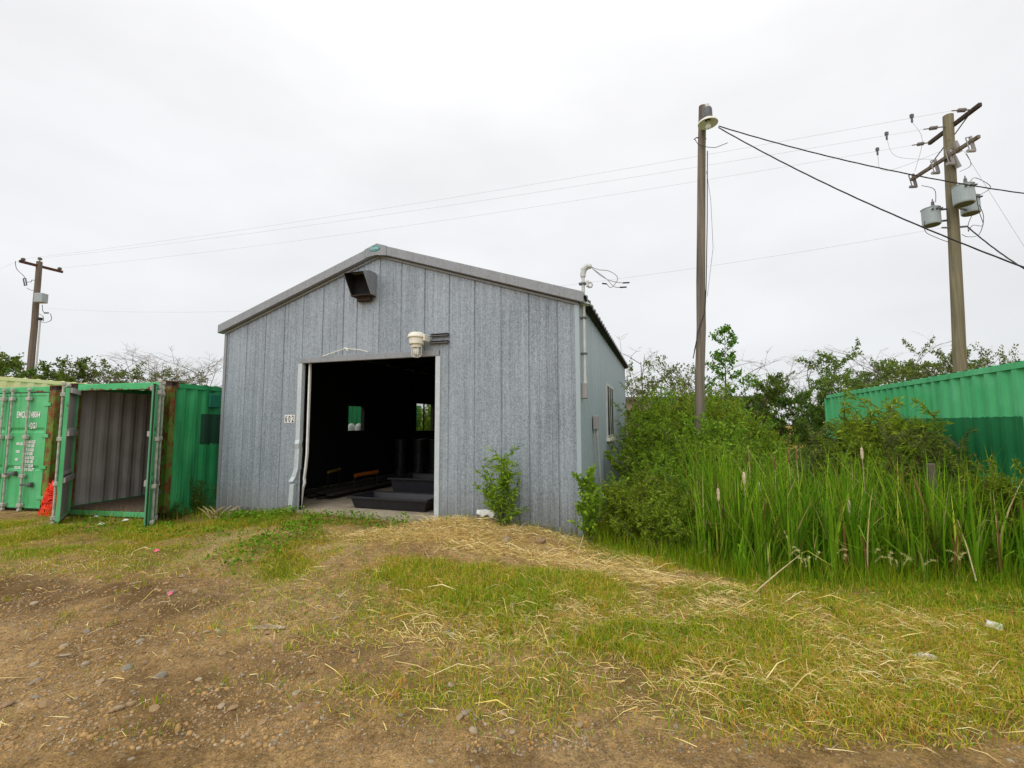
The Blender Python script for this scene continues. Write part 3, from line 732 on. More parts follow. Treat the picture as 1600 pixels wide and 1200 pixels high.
# things fixed to the shed -------------------------------------------------
lamp = thing('wall_lamp', 'white caged bulkhead lamp hanging at the corner of the shed doorway', 'lamp', S(-2.665, -0.20, 0), -YAW)
mb = MB(); mb.lathe([(0.02, 3.245), (0.09, 3.235), (0.135, 3.205), (0.150, 3.165), (0.150, 3.150), (0.125, 3.145), (0.122, 3.045), (0.112, 3.035)], 18)
mb.build('housing', 'ivory_paint', lamp, smooth=False)
mb = MB(); mb.lathe([(0.085, 3.034), (0.09, 3.01), (0.088, 2.985)], 16); mb.build('collar', 'yellow_paint' if False else 'ivory_paint', lamp)
mb = MB(); mb.lathe([(0.05, 2.984), (0.052, 2.93), (0.045, 2.88), (0.02, 2.855)], 12); mb.build('globe', 'glass_bulb', lamp, smooth=True)
for k in range(6):
    a = k * PI / 3 + 0.3; c, s_ = math.cos(a), math.sin(a)
    MB().tube([(c * 0.08, s_ * 0.08, 2.984), (c * 0.08, s_ * 0.08, 2.87), (c * 0.06, s_ * 0.06, 2.835), (c * 0.012, s_ * 0.012, 2.822)], 0.0055, 5).build('cage_bar', 'ivory_paint', lamp)
mb = MB(); mb.box((0.125, -0.03, 3.09), (0.165, 0.16, 3.20)); mb.build('bracket', 'ivory_paint', lamp, bevel=0.006)
for z in (3.065, 3.185):
    MB().box((0.166, 0.13, z), (0.50, 0.196, z + 0.016)).box((0.166, 0.186, z + 0.016), (0.50, 0.196, z + 0.036)).box((0.166, 0.13, z + 0.036), (0.50, 0.196, z + 0.044)).build('mounting_rail', 'steel_dark', lamp)

rope = thing('cord', 'thin pale cord looped over a nail above the shed doorway', 'cord', S(-4.17, -0.03, 3.05), -YAW)
pts = [(-0.50, -0.02, -0.09), (-0.33, -0.02, -0.045), (-0.15, -0.02, -0.005), (0.0, -0.022, 0.035), (0.10, -0.02, 0.01), (0.30, -0.02, -0.015), (0.47, -0.02, -0.06)]
MB().tube(pts, 0.007, 5).tube([(-0.02, -0.03, 0.045), (0.03, -0.035, 0.01), (0.05, -0.03, -0.02)], 0.011, 5).build('strand', 'ivory_paint', rope)

sign = thing('house_number', 'small white number plate reading 602 beside the shed doorway', 'number plate', S(-5.405, -0.004, 1.835), -YAW)
for k, ch in enumerate('602'):
    x = -0.078 + k * 0.078
    MB().box((x - 0.037, -0.003, -0.072), (x + 0.037, 0.0, 0.072)).build('digit_tile', 'white_paint', sign)
    link('digit', text_mesh(ch, 0.165, 'black_rubber', 0.60, 'CENTER', bold=0.002), sign, loc=(x, -0.006, -0.058), rot=(PI / 2, 0, 0))

mast = thing('service_mast', 'grey electrical service mast with a weatherhead at the shed corner', 'service mast', S(0.060, 0.13, 0), -YAW)
MB().tube([(0, 0, 2.36), (0, 0, 4.02)], 0.026, 10).build('pipe', 'mast_grey', mast)
MB().tube([(0, 0, 4.0), (0, 0, 4.05), (0.015, -0.0, 4.12), (0.07, 0, 4.165), (0.13, 0.0, 4.155)], [0.04, 0.045, 0.05, 0.048, 0.036], 10).build('weatherhead', 'mast_grey', mast)
for z in (3.88, 3.34, 2.78):
    MB().box((-0.062, -0.045, z), (0.045, 0.045, z + 0.025)).build('clamp', 'steel_dark', mast)
MB().box((0.05, -0.03, 3.84), (0.09, 0.03, 3.93)).tube([(0.075, 0, 3.83), (0.13, 0, 3.83), (0.14, 0, 3.86), (0.13, 0, 3.90), (0.08, 0, 3.90)], 0.016, 6).build('insulator', 'mast_grey', mast)
MB().box((-0.05, -0.045, 2.10), (0.03, 0.085, 2.34)).build('meter_box', 'box_grey', mast, bevel=0.01)
MB().lathe([(0.034, 2.34), (0.03, 2.37), (0.03, 2.43)], 10).build('hub', 'mast_grey', mast)
MB().lathe([(0.11, 3.555), (0.05, 3.62), (0.03, 3.67)], 10).build('roof_flashing', 'mast_grey', mast)
for pts, tip in (([(0.12, 0, 4.15), (0.24, -0.02, 4.04), (0.36, -0.03, 3.93), (0.47, -0.02, 3.80), (0.56, -0.02, 3.775)], (0.66, -0.02, 3.77)),
                 ([(0.12, 0.01, 4.16), (0.25, 0.0, 4.09), (0.40, 0.02, 4.06), (0.52, 0.03, 3.96), (0.50, 0.03, 3.87), (0.42, 0.03, 3.80), (0.36, 0.02, 3.86)], (0.29, 0.02, 3.875)),
                 ([(0.12, -0.01, 4.15), (0.28, 0.01, 3.99), (0.44, 0.03, 3.90), (0.60, 0.03, 3.855)], (0.70, 0.03, 3.85))):
    MB().tube(smooth(pts), 0.0065, 5).build('drip_wire', 'wire_light', mast)
    MB().tube([pts[-1], tip], 0.011, 6).build('connector', 'black_rubber', mast)

cond = thing('conduit', 'grey conduit with a small switch box on the side wall of the shed', 'conduit', S(0.03, 1.22, 0), -YAW)
MB().box((-0.012, -0.02, 1.62), (0.06, 0.22, 1.86)).build('switch_box', 'box_grey', cond, bevel=0.008)
MB().tube([(0.02, 0.14, 1.62), (0.025, 0.17, 1.5), (0.03, 0.36, 1.0), (0.03, 0.50, 0.6), (0.03, 0.55, 0.1), (0.03, 0.55, -0.3)], 0.020, 8).build('pipe', 'mast_grey', cond)
MB().tube([(0.0, 0.02, 1.62), (0.0, 0.04, 1.2), (0.0, 0.1, 0.0)], 0.008, 6).build('cable', 'box_grey', cond)

# inside the shed ----------------------------------------------------------
def tub(label, x, y, rz, L, W_, H, z, fl=0.08):
    t = thing('plastic_tub', label, 'tub', S(x, y, z), -YAW + rz, 'black plastic tubs in the doorway')
    mb = MB(); i = fl
    mb.add([(i, i, 0), (L - i, i, 0), (L - i, W_ - i, 0), (i, W_ - i, 0), (0.02, 0.02, H), (L - 0.02, 0.02, H), (L - 0.02, W_ - 0.02, H), (0.02, W_ - 0.02, H)],
           [(0, 1, 2, 3), (0, 4, 5, 1), (1, 5, 6, 2), (2, 6, 7, 3), (3, 7, 4, 0)])
    mb.build('body', 'black_plastic', t)
    mb = MB(); o = 0.035
    for a, b in (((-o, -o), (L + o, 0.02)), ((-o, W_ - 0.02), (L + o, W_ + o)), ((-o, 0.02), (0.02, W_ - 0.02)), ((L - 0.02, 0.02), (L + o, W_ - 0.02))):
        mb.box((a[0], a[1], H - 0.012), (b[0], b[1], H + 0.022))
    mb.build('rim', 'black_plastic', t, bevel=0.006)
    return t
tub('low black plastic tub lying just inside the shed doorway', -4.38, 0.42, math.radians(-1), 1.62, 0.75, 0.20, FLOOR + 0.002)
tub('taller black plastic tub standing behind the low tub', -4.25, 1.55, math.radians(1), 1.75, 0.95, 0.42, FLOOR + 0.002)
for i in range(9):
    o = MB().box((0, 0, 0), (0.19 if i % 2 else 0.14, 4.4 - 0.2 * (i % 3), 0.04)).build('timber', 'lumber_dark', None)
    o.location = S(-6.45 + 0.34 * (i % 3) + 0.04 * i, 1.1 + 0.15 * (i % 2), FLOOR + 0.001 + 0.2 * 0 + 0.043 * (i // 3) ); o.rotation_euler = (0, 0, -YAW + 0.03 * (i % 2) - 0.02)
    tag(o, 'dark timber board in the low pile along the left wall inside the shed', 'board', 'timber boards piled inside the shed')
for (lab, mat, a, b, r) in (('orange pole lying across the timber pile inside the shed', 'orange_paint', (555, 743, 0.62), (590, 737, 0.62), 0.045), ('short yellow pole on the timber pile inside the shed', 'yellow_paint', (513, 738, 0.70), (531, 733, 0.72), 0.03)):
    pa = atY(a[0], a[1], 10.9); pb = atY(b[0], b[1], 11.6)
    t = thing('pole', lab, 'pole', pa); MB().tube([(0, 0, 0), pb - pa], r, 8).build('shaft', mat, t)
    MB().box((-0.02, -0.02, FLOOR - pa.z), (0.02, 0.02, -r)).build('trestle', 'shade_black', t); MB().box((pb.x - pa.x - 0.02, pb.y - pa.y - 0.02, FLOOR - pa.z), (pb.x - pa.x + 0.02, pb.y - pa.y + 0.02, pb.z - pa.z - r)).build('trestle', 'shade_black', t)  # trestles coloured near-black to sink into the interior shade
pm = MB().lathe([(0.13, 0), (0.155, 0.36), (0.163, 0.362), (0.163, 0.38), (0.13, 0.382)], 14).mesh('pail', ['pail_grey'])
for (x, y, n) in ((-5.55, 4.1, 3), (-5.2, 4.75, 3), (-5.0, 4.1, 3), (-4.65, 4.3, 3)):
    for k in range(n):
        o = link('pail', pm, None, loc=S(x + 0.01 * (k % 2), y, FLOOR + 0.001 + k * 0.384), rot=(0, 0, k))
        tag(o, 'grey pail in the tall stacks standing in the dark of the shed', 'pail', 'stacked pails inside the shed')

# ------------------------------------------------------------------ shipping containers
CW, CH = 2.438, 2.591
def corr(L, pitch=0.278, dep=0.036):
    out = [(0.0, dep)]; p = 0.06
    while p + pitch < L - 0.02:
        out += [(p, dep), (p + 0.070, 0.0), (p + 0.142, 0.0), (p + 0.210, dep)]; p += pitch
    out.append((L, dep)); return out
CAST = None
def cast_mesh():
    bm = bmesh.new(); bmesh.ops.create_cube(bm, size=1)
    for v in bm.verts: v.co = Vector((v.co.x * 0.178, v.co.y * 0.162, v.co.z * 0.118))
    for f in list(bm.faces):
        r = bmesh.ops.inset_individual(bm, faces=[f], thickness=0.032)
        f.material_index = 1
        bmesh.ops.translate(bm, verts=f.verts, vec=-f.normal * 0.03)
    me = bpy.data.meshes.new('corner_casting'); bm.to_mesh(me); bm.free()
    me.materials.append(MAT['rust_dark']); me.materials.append(MAT['dark_eave']); return me  # recess faces coloured dark for the shade in the holes
CAST = cast_mesh()
def container(label, loc, rz, L, H=CH, side='green_side', front='green_paint', post='green_rust', header='header_green', inside='grey_inside', doors=(0, 0), group=None, letter=None):
    t = thing('shipping_container', label, 'container', loc, rz, group)
    hw = CW / 2; pw_ = 0.17; zb, zt_ = 0.15, H - 0.11
    pr = corr(L - 0.24)
    for sx in (-1, 1):
        mb = MB(); x0 = sx * (hw - 0.012)
        for (a, da), (b, db) in zip(pr[:-1], pr[1:]):
            for off, mi in ((0, 0), (0.006, 1)):
                xa, xb = x0 - sx * (da + off), x0 - sx * (db + off)
                mb.add([(xa, 0.12 + a, zb), (xb, 0.12 + b, zb), (xb, 0.12 + b, zt_), (xa, 0.12 + a, zt_)], [(0, 1, 2, 3)], mi)
        mb.build('side_panel', [side, inside], t)
        MB().box((x0 - sx * 0.06, 0.165, zt_ - 0.01), (x0 + sx * 0.008, L - 0.165, H - 0.035)).build('top_rail', side, t)
        MB().box((x0 - sx * 0.06, 0.165, 0.02), (x0 + sx * 0.008, L - 0.165, zb + 0.01)).build('bottom_rail', side, t)
        for yy, wx in ((0.0, pw_), (L - 0.12, 0.10)):
            xa, xb = sorted((sx * hw, sx * (hw - wx)))
            MB().box((xa, yy, 0.119), (xb, yy + 0.12, H - 0.119)).build('corner_post', post, t, bevel=0.008)
        for yy in (0.081, L - 0.081):
            for zz in (0.059, H - 0.059):
                link('corner_casting', CAST, t, loc=(sx * (hw - 0.087), yy, zz))
    mb = MB(); pe = corr(CW - 0.2)
    for (a, da), (b, db) in zip(pe[:-1], pe[1:]):
        for off, mi in ((0, 0), (0.006, 1)):
            mb.add([(-hw + 0.1 + a, L - 0.02 - da - off, zb), (-hw + 0.1 + b, L - 0.02 - db - off, zb), (-hw + 0.1 + b, L - 0.02 - db - off, zt_), (-hw + 0.1 + a, L - 0.02 - da - off, zt_)], [(0, 1, 2, 3)], mi)
    mb.build('end_panel', [side, inside], t)
    mb = MB()
    for (a, da), (b, db) in zip(pr[:-1], pr[1:]):
        for off, mi in ((0, 0), (-0.006, 1)):
            z1, z2 = H - 0.012 - da * 0.6 + off, H - 0.012 - db * 0.6 + off
            mb.add([(-hw + 0.07, 0.12 + a, z1), (hw - 0.07, 0.12 + a, z1), (hw - 0.07, 0.12 + b, z2), (-hw + 0.07, 0.12 + b, z2)], [(0, 1, 2, 3)], mi)
    mb.build('roof_panel', [side, inside], t)
    MB().box((-hw + 0.07, 0.02, 0.12), (hw - 0.07, L - 0.06, 0.148)).build('floor', 'container_floor', t)
    MB().box((-hw + 0.178, 0.015, H - 0.15), (hw - 0.178, 0.11, H - 0.02)).build('door_header', header, t, bevel=0.006)
    MB().box((-hw + 0.178, 0.015, 0.02), (hw - 0.178, 0.11, 0.118)).build('door_sill', front, t, bevel=0.006)
    MB().box((-hw + 0.178, L - 0.09, H - 0.13), (hw - 0.178, L - 0.02, H - 0.03)).box((-hw + 0.178, L - 0.09, 0.02), (hw - 0.178, L - 0.02, 0.118)).build('end_frame', side, t)
    if doors is None: return t
    lw = hw - pw_ - 0.012; z0, z1 = 0.05, H - 0.155; T = 0.055
    for sx, ang in ((-1, doors[0]), (1, doors[1])):
        q = -sx      # leaf runs from hinge (x=0) towards q
        X = lambda a: q * a
        mb = MB()
        def bx(a, b, mi=0):
            xa, xb = sorted((X(a[0]), X(b[0]))); mb.box((xa, a[1], a[2]), (xb, b[1], b[2]), mi)
        e = 0.05
        bx((0, 0, z0), (e, T, z1)); bx((lw - e, 0, z0), (lw, T, z1)); bx((e, 0, z1 - e), (lw - e, T, z1)); bx((e, 0, z0), (lw - e, T, z0 + e))
        hz = [z0 + e + (z1 - z0 - 2 * e) * f for f in (0, 0.31, 0.335, 0.36, 0.655, 0.68, 0.705, 1.0)]
        dz = [0.012, 0.012, 0.042, 0.012, 0.012, 0.042, 0.012, 0.012]
        for i in range(7):
            xa, xb = X(e), X(lw - e)
            mb.add([(xa, dz[i], hz[i]), (xb, dz[i], hz[i]), (xb, dz[i + 1], hz[i + 1]), (xa, dz[i + 1], hz[i + 1])], [(0, 1, 2, 3)], 0)
            mb.add([(xa, dz[i] + 0.006, hz[i]), (xb, dz[i] + 0.006, hz[i]), (xb, dz[i + 1] + 0.006, hz[i + 1]), (xa, dz[i + 1] + 0.006, hz[i + 1])], [(0, 1, 2, 3)], 1)
        f0 = T + 0.0006; f1 = T + 0.003
        bx((0, f0, z0), (e, f1, z1), 1); bx((lw - e, f0, z0), (lw - 0.004, f1, z1), 1); bx((e, f0, z1 - e), (lw - e, f1, z1), 1)
        for zc in (0.32, 0.67, 1.0):     # inside stiffeners
            zc = z0 + (z1 - z0) * zc - 0.09
            bx((e, T - 0.004, zc), (lw - 0.02, T + 0.035, zc + 0.09), 1)
        bx((0.004, T, z0 + 0.01), (lw - 0.004, T + 0.004, z0 + 0.06), 1); 
        d = mb.build('door', [front, inside], t)
        d.location = (sx * (hw - pw_), -0.004, 0); d.rotation_euler = (0, 0, ang * sx)
        # gasket round the leaf
        mb = MB()
        def bg_(a, b):
            xa, xb = sorted((X(a[0]), X(b[0]))); mb.box((xa, a[1], a[2]), (xb, b[1], b[2]))
        bg_((0.0, 0.012, z1), (lw, 0.045, z1 + 0.022)); bg_((0.0, 0.012, z0 - 0.03), (lw, 0.045, z0))
        mb.build('gasket', 'black_rubber', d)
        if sx == 1 and ang:
            mb = MB(); bg_((lw, 0.010, z0 - 0.05), (lw + 0.012, 0.034, z1 + 0.005)); mb.build('gasket', 'black_rubber', d)
        for xr in (0.47, 0.93):
            mb = MB(); mb.tube([(X(xr), -0.045, z0 - 0.05), (X(xr), -0.045, z1 + 0.09)], 0.020, 8)
            mb.build('lock_rod', 'grey_rod', d)
            for zz in (z0 + 0.02, z0 + 0.62, z0 + 1.42, z1 - 0.16):
                MB().box((X(xr) - 0.055, -0.075, zz), (X(xr) + 0.055, -0.002, zz + 0.075)).build('rod_bracket', 'grey_rod', d, bevel=0.01)
            for zz in (z0 - 0.065, z1 + 0.045):
                MB().box((X(xr) - 0.035, -0.075, zz), (X(xr) + 0.035, -0.012, zz + 0.06)).build('cam_keeper', 'grey_rod', d, bevel=0.01)
            zz = z0 + (0.70 if xr > 0.5 else 0.48)
            mb = MB(); mb.box((min(X(xr), X(xr - 0.28)), -0.082, zz - 0.018), (max(X(xr), X(xr - 0.28)), -0.060, zz + 0.018)); mb.box((X(xr - 0.22) - 0.04, -0.062, zz - 0.05), (X(xr - 0.22) + 0.04, -0.004, zz + 0.05))
            mb.build('handle', 'steel_dark', d, bevel=0.006)
        for zz in (z0 + 0.18, z0 + 0.80, z0 + 1.45, z1 - 0.28):
            mb = MB(); mb.box((min(X(-0.09), X(0.10)), -0.018, zz), (max(X(-0.09), X(0.10)), -0.002, zz + 0.07)); mb.build('hinge', front, d, bevel=0.005)
        if letter and sx == 1:
            for (txt, x, z, sz, xs) in letter:
                link('lettering', text_mesh(txt, sz, 'white_paint', xs, bold=0.0035), d, loc=(X(lw) + x, 0.004, z), rot=(PI / 2, 0, 0))
    return t
def patch(t, s0, s1, z0, z1, sx, L, mat):
    """rectangle of later paint following the corrugation, a coat proud of the panel"""
    pr = corr(L - 0.24); xs = [a for a, _ in pr]; ds = [d for _, d in pr]
    cuts = sorted(set([s0, s1] + [a for a in xs if s0 < a < s1])); mb = MB(); x0 = sx * (CW / 2 - 0.012)
    r = random.Random(5)
    for a, b in zip(cuts[:-1], cuts[1:]):
        xa = x0 - sx * (float(np.interp(a, xs, ds)) - 0.004); xb = x0 - sx * (float(np.interp(b, xs, ds)) - 0.004)
        j = r.uniform(-0.03, 0.03); j2 = r.uniform(-0.012, 0.012)
        mb.add([(xa, 0.12 + a, z0 + j), (xb, 0.12 + b, z0 - j * 0.6), (xb, 0.12 + b, z1 + j2), (xa, 0.12 + a, z1 - j2)], [(0, 1, 2, 3)])
    return mb.build('painted_patch', mat, t)

TH = 0.20
def axis_pt(p, s, r, th): return Vector((p[0] + r * math.cos(th) + s * math.sin(th), p[1] - r * math.sin(th) + s * math.cos(th), 0))
pr_ = (-6.47, 8.80)
c_open = container('green container beside the shed with both rusty doors swung open', axis_pt(pr_, 0, -CW / 2, TH) + Vector((0, 0, -0.025)), -TH, 12.19, doors=(math.radians(43), math.radians(133)), group='green shipping containers', front='green_paint')
patch(c_open, 0.62, 2.6, 1.36, 1.98, 1, 12.19, 'dark_green_old')
MB().box((CW / 2 - 0.008, 0.86, 2.12), (CW / 2 + 0.035, 1.14, 2.40)).build('vent_cover', 'box_green', c_open, bevel=0.01)
LET = [('EMCU', 0.0 + 0.20, 1.92, 0.185, 0.56), ('248064', 0.0 + 0.53, 1.92, 0.185, 0.56), ('42G1', 0.0 + 0.56, 1.69, 0.175, 0.56)]
for i, (a, b, c) in enumerate((('MAX.GR.', '30480 KGS', '67200 LBS'), ('TARE', '3920 KGS', '8640 LBS'), ('NET', '26560 KGS', '58560 LBS'), ('CU.CAP.', '67.7 CU.M', '2390 CU.FT'))):
    z = 1.38 - i * 0.165
    LET += [(a, 0.0 + 0.26, z - 0.035, 0.075, 0.62), (b, 0.0 + 0.50, z, 0.085, 0.70), (c, 0.0 + 0.50, z - 0.078, 0.085, 0.70)]
pc_ = (-9.56, 9.72)
c_shut = container('closed green container with white lettering on its right door', axis_pt(pc_, 0, -CW / 2, 0.20) + Vector((0, 0, -0.02)), -0.20, 12.19, doors=(0, 0), group='green shipping containers', letter=LET)
cr_ = container('cream container showing only its upper edge behind the closed green one', Vector((-13.38, 10.35, 0.03)), -0.17, 12.19, H=2.896, side='cream_paint', front='cream_paint', post='cream_paint', header='cream_paint', doors=(0, 0))
# right-hand container, long side towards the shed
THR = 0.305
far_end = Vector((8.93, 13.3, 0))
a_ = Vector((math.sin(THR), math.cos(THR), 0)); b_ = Vector((math.cos(THR), -math.sin(THR), 0))
c_right = container('long green container with a dark green painted band behind the reeds', far_end - a_ * 12.19 + b_ * (CW / 2) + Vector((0, 0, -0.05)), -THR, 12.19, side='green_far', front='green_paint', post='green_far', header='green_paint', doors=None, group='green shipping containers')
def right_s(px, py):
    d = ray(px, py); t = (far_end - EYE).dot(b_) / d.dot(b_); P = EYE + d * t; return 12.19 - 0.12 + (P - far_end).dot(a_)
patch(c_right, right_s(1594, 650), right_s(1396, 650), 1.02, 1.84, -1, 12.19, 'dark_green')
MB().box((-CW / 2 + 0.178, 0.02, 0.12), (CW / 2 - 0.178, 0.07, CH - 0.15)).build('end_panel', 'green_paint', c_right)
# white tanks between shed and open container, seen through the far-left shed window
d0 = S(-SW, 0, 0)
for px, lab in ((549, 'white plastic tank seen through the shed window, left of the pair'), (561, 'white plastic tank seen through the shed window, right of the pair')):
    p = atY(px, 660, 13.55); t = thing('plastic_tank', lab, 'tank', (p.x, p.y, -0.05), 0, 'white tanks beside the shed')
    MB().lathe([(0.10, 0), (0.108, 0.03), (0.108, 1.70), (0.10, 1.76), (0.07, 1.79)], 16).build('body', 'white_paint', t, smooth=False)
    MB().lathe([(0.05, 1.79), (0.05, 1.82), (0.02, 1.825)], 12).build('cap', 'white_paint', t)
# orange netting between the two containers
net = thing('safety_net', 'crumpled heap of orange safety netting between the green containers', 'netting', (-9.20, 9.60, -0.06))
mb = MB(); r = random.Random(11)
for k in range(70):
    a0 = r.uniform(0, 2 * PI); z0_ = r.uniform(0.02, 0.62); rr_ = 0.26 * (1 - z0_ * 0.75) + 0.04
    pts = []
    for j in range(6):
        a = a0 + j * 0.42; pts.append((math.cos(a) * rr_ * r.uniform(0.8, 1.05), math.sin(a) * rr_ * r.uniform(0.8, 1.05), z0_ + r.uniform(-0.05, 0.05)))
    mb.tube(pts, 0.011, 4)
for k in range(46):
    a = r.uniform(0, 2 * PI); mb.tube([(math.cos(a) * 0.27 * (1 - z * 0.9), math.sin(a) * 0.27 * (1 - z * 0.9), z) for z in (0.0, 0.2, 0.45, 0.68)], 0.010, 4)
mb.build('mesh_strands', 'orange_net', net)
mb = MB(); mb.lathe([(0.23, 0.0), (0.22, 0.2), (0.15, 0.45), (0.06, 0.62)], 9); mb.build('folded_roll', 'orange_net', net)
#PART3
# ------------------------------------------------------------------ poles and lines
def wpole(name, label, base, top, r0, r1, mat, cat='utility pole', group=None):
    base, top = Vector(base), Vector(top)
    t = thing(name, label, cat, base, 0, group)
    pts = []; rs = []; n = 9; rr = random.Random(name + label)
    for i in range(n + 1):
        f = i / n; p = (top - base) * f + Vector((rr.uniform(-1, 1), rr.uniform(-1, 1), 0)) * 0.012
        pts.append(p); rs.append(r0 + (r1 - r0) * f)
    MB().tube(pts, rs, 14).build('pole', mat, t)
    return t
def span(name, label, a, b, sag, r, mat, group=None, seg=20, twist=0.0):
    a, b = Vector(a), Vector(b); pts = []
    for i in range(seg + 1):
        f = i / seg; p = (b - a) * f; p.z -= sag * 4 * f * (1 - f); pts.append(p)
    t = bpy.data.objects.new
    mb = MB()
    if twist:
        n = seg * 6
        for ph in (0, 2 * PI / 3, 4 * PI / 3):
            q = []
            for i in range(n + 1):
                f = i / n; p = (b - a) * f; p.z -= sag * 4 * f * (1 - f)
                an = ph + f * (b - a).length * 5.0; q.append(p + Vector((0, math.cos(an), math.sin(an))) * twist)
            mb.tube(q, r, 4)
    else: mb.tube(pts, r, 5)
    o = mb.build(name, mat, None); o.location = a
    return tag(o, label, 'power line', group)

# light pole in the bushes
lp_b = atY(1091, 800, 10); lp_t = atY(1098, 166, 10); lp_b.z = Z(lp_b.x, lp_b.y) - 0.15
d_ = (atY(1093, 690, 10) - lp_t).normalized(); lp_b = lp_t + d_ * ((lp_t.z + 0.3) / -d_.z)
lp = wpole('light_pole', 'weathered grey wooden light pole rising from the bushes beside the shed', lp_b, lp_t, 0.108, 0.083, 'pole_grey', 'light pole')
H_ = atY(1106, 190, 9.72)
yl = thing('yard_light', 'dusk to dawn yard light with a round reflector at the top of the light pole', 'lamp', H_)
mb = MB(); mb.lathe([(0.065, 0.06), (0.098, 0.075), (0.10, 0.10), (0.098, 0.27), (0.085, 0.31), (0.05, 0.33)], 16); mb.build('housing', 'steel_dark', yl)
mb = MB(); mb.lathe([(0.042, 0.33), (0.042, 0.40), (0.03, 0.415)], 12); mb.build('photocell', 'mast_grey', yl)
mb = MB(); mb.lathe([(0.07, 0.06), (0.13, 0.045), (0.20, -0.01), (0.212, -0.05), (0.205, -0.055), (0.12, 0.0), (0.06, 0.03)], 22, cap=False); mb.build('reflector', 'ivory_paint', yl)
mb = MB(); mb.lathe([(0.03, 0.02), (0.035, -0.03), (0.058, -0.09), (0.058, -0.13), (0.04, -0.165), (0.01, -0.18)], 12); mb.build('bulb', 'glass_bulb', yl, smooth=True)
pt = lp_t + (lp_b - lp_t) * 0.045
MB().tube([(0, 0.02, 0.2), (pt.x - H_.x, pt.y - H_.y - 0.05, 0.18)], 0.022, 6).box((pt.x - H_.x - 0.05, pt.y - H_.y - 0.10, 0.05), (pt.x - H_.x + 0.05, pt.y - H_.y - 0.07, 0.32)).build('bracket', 'steel_dark', yl)
q = lp_t + (lp_b - lp_t) * 0.085 - lp_b
mb = MB(); mb.tube([q + Vector((0.09, 0, 0)), q + Vector((-0.14, -0.02, 0.02)), q + Vector((-0.2, -0.03, -0.03))], 0.012, 5); mb.tube([q + Vector((-0.19, -0.03, -0.02)), q + Vector((-0.14, -0.1, -0.2)), q + Vector((0.05, -0.12, -0.27)), q + Vector((0.3, 0.05, -0.18)), q + Vector((0.62, 0.1, -0.03))], 0.007, 4); mb.build('tap_wire', 'wire_dark', lp)
mb = MB(); z = lambda f: lp_t + (lp_b - lp_t) * f - lp_b
mb.tube([z(0.12) + Vector((0.09, -0.06, 0)), z(0.3) + Vector((0.10, -0.06, 0)), z(0.46) + Vector((0.085, -0.07, 0)), z(0.52) + Vector((0.05, -0.11, 0)), z(0.56) + Vector((-0.08, -0.11, 0)), z(0.61) + Vector((-0.16, -0.09, 0)), z(0.63) + Vector((-0.19, -0.09, 0)), z(0.59) + Vector((-0.12, -0.09, 0))], 0.011, 5).build('hanging_cable', 'wire_dark', lp)
MB().tube([z(0.17) + Vector((0.09, -0.02, 0)), z(0.24) + Vector((0.2, 0, 0)), z(0.36) + Vector((0.26, 0, 0)), z(0.48) + Vector((0.14, 0, 0))], 0.006, 4).build('loose_wire', 'wire_light', lp)

# right-hand utility pole
UY = 16.0
up_t = atY(1481, 181, UY); dd = (atY(1500, 580, UY) - up_t).normalized(); up_b = up_t + dd * ((up_t.z + 0.3) / -dd.z)
ur = wpole('utility_pole', 'tan wooden utility pole with two crossarms and three transformers', up_b, up_t, 0.205, 0.155, 'pole_tan')
def on_pole(py): 
    best = min((abs((lambda v: 600 - FPX * v.dot(UP) / v.dot(FWD))(up_t + (up_b - up_t) * (i / 200) - EYE) - py), i) for i in range(201))
    return up_t + (up_b - up_t) * (best[1] / 200)
def loc(p, o): return Vector(p) - o.location
def bar(a, b, w, h):
    a, b = Vector(a), Vector(b); t = (b - a).normalized(); s = t.cross(Vector((0, 0, 1))).normalized() * w / 2; u = s.cross(t).normalized() * h / 2
    return [a - s - u, a + s - u, a + s + u, a - s + u], (b - a)
zc = on_pole(196).z
ca, cb = atz(1452, 224, zc), atz(1532, 163, zc)
off = Vector((-0.24, 0.0, 0))
mid = on_pole(196)
cdir = (cb - ca).normalized()
pl, ex = bar(loc(ca, ur), loc(cb, ur), 0.11, 0.14); MB().prism(pl, ex).build('crossarm', 'crossarm_dark', ur, bevel=0.008)
z2 = on_pole(247).z
da, db = atz(1424, 281, z2), atz(1530, 213, z2)
pl, ex = bar(loc(da, ur), loc(db, ur), 0.10, 0.12); MB().prism(pl, ex).build('crossarm', 'pole_grey', ur, bevel=0.008)
for f, a, b, py in ((0.80, ca, cb, 214), (0.22, da, db, 222)):
    MB().tube([loc(a + (b - a) * f, ur) - Vector((0, 0, 0.05)), loc(on_pole(py), ur) + Vector((0.1 if f > 0.5 else -0.1, -0.12, 0))], 0.02, 5).build('brace', 'steel_dark', ur)
def insul(p, q, n=4, r=0.075):
    p, q = Vector(p), Vector(q); d = q - p; mb = MB(); pts = []; rs = []
    for i in range(n * 2 + 1):
        pts.append(p + d * (0.36 + 0.36 * i / (n * 2))); rs.append(r if i % 2 else r * 0.66)
    mb.tube(pts, rs, 10); mb.tube([p, p + d * 0.36], 0.022, 5); mb.tube([p + d * 0.72, q], 0.02, 5); return mb
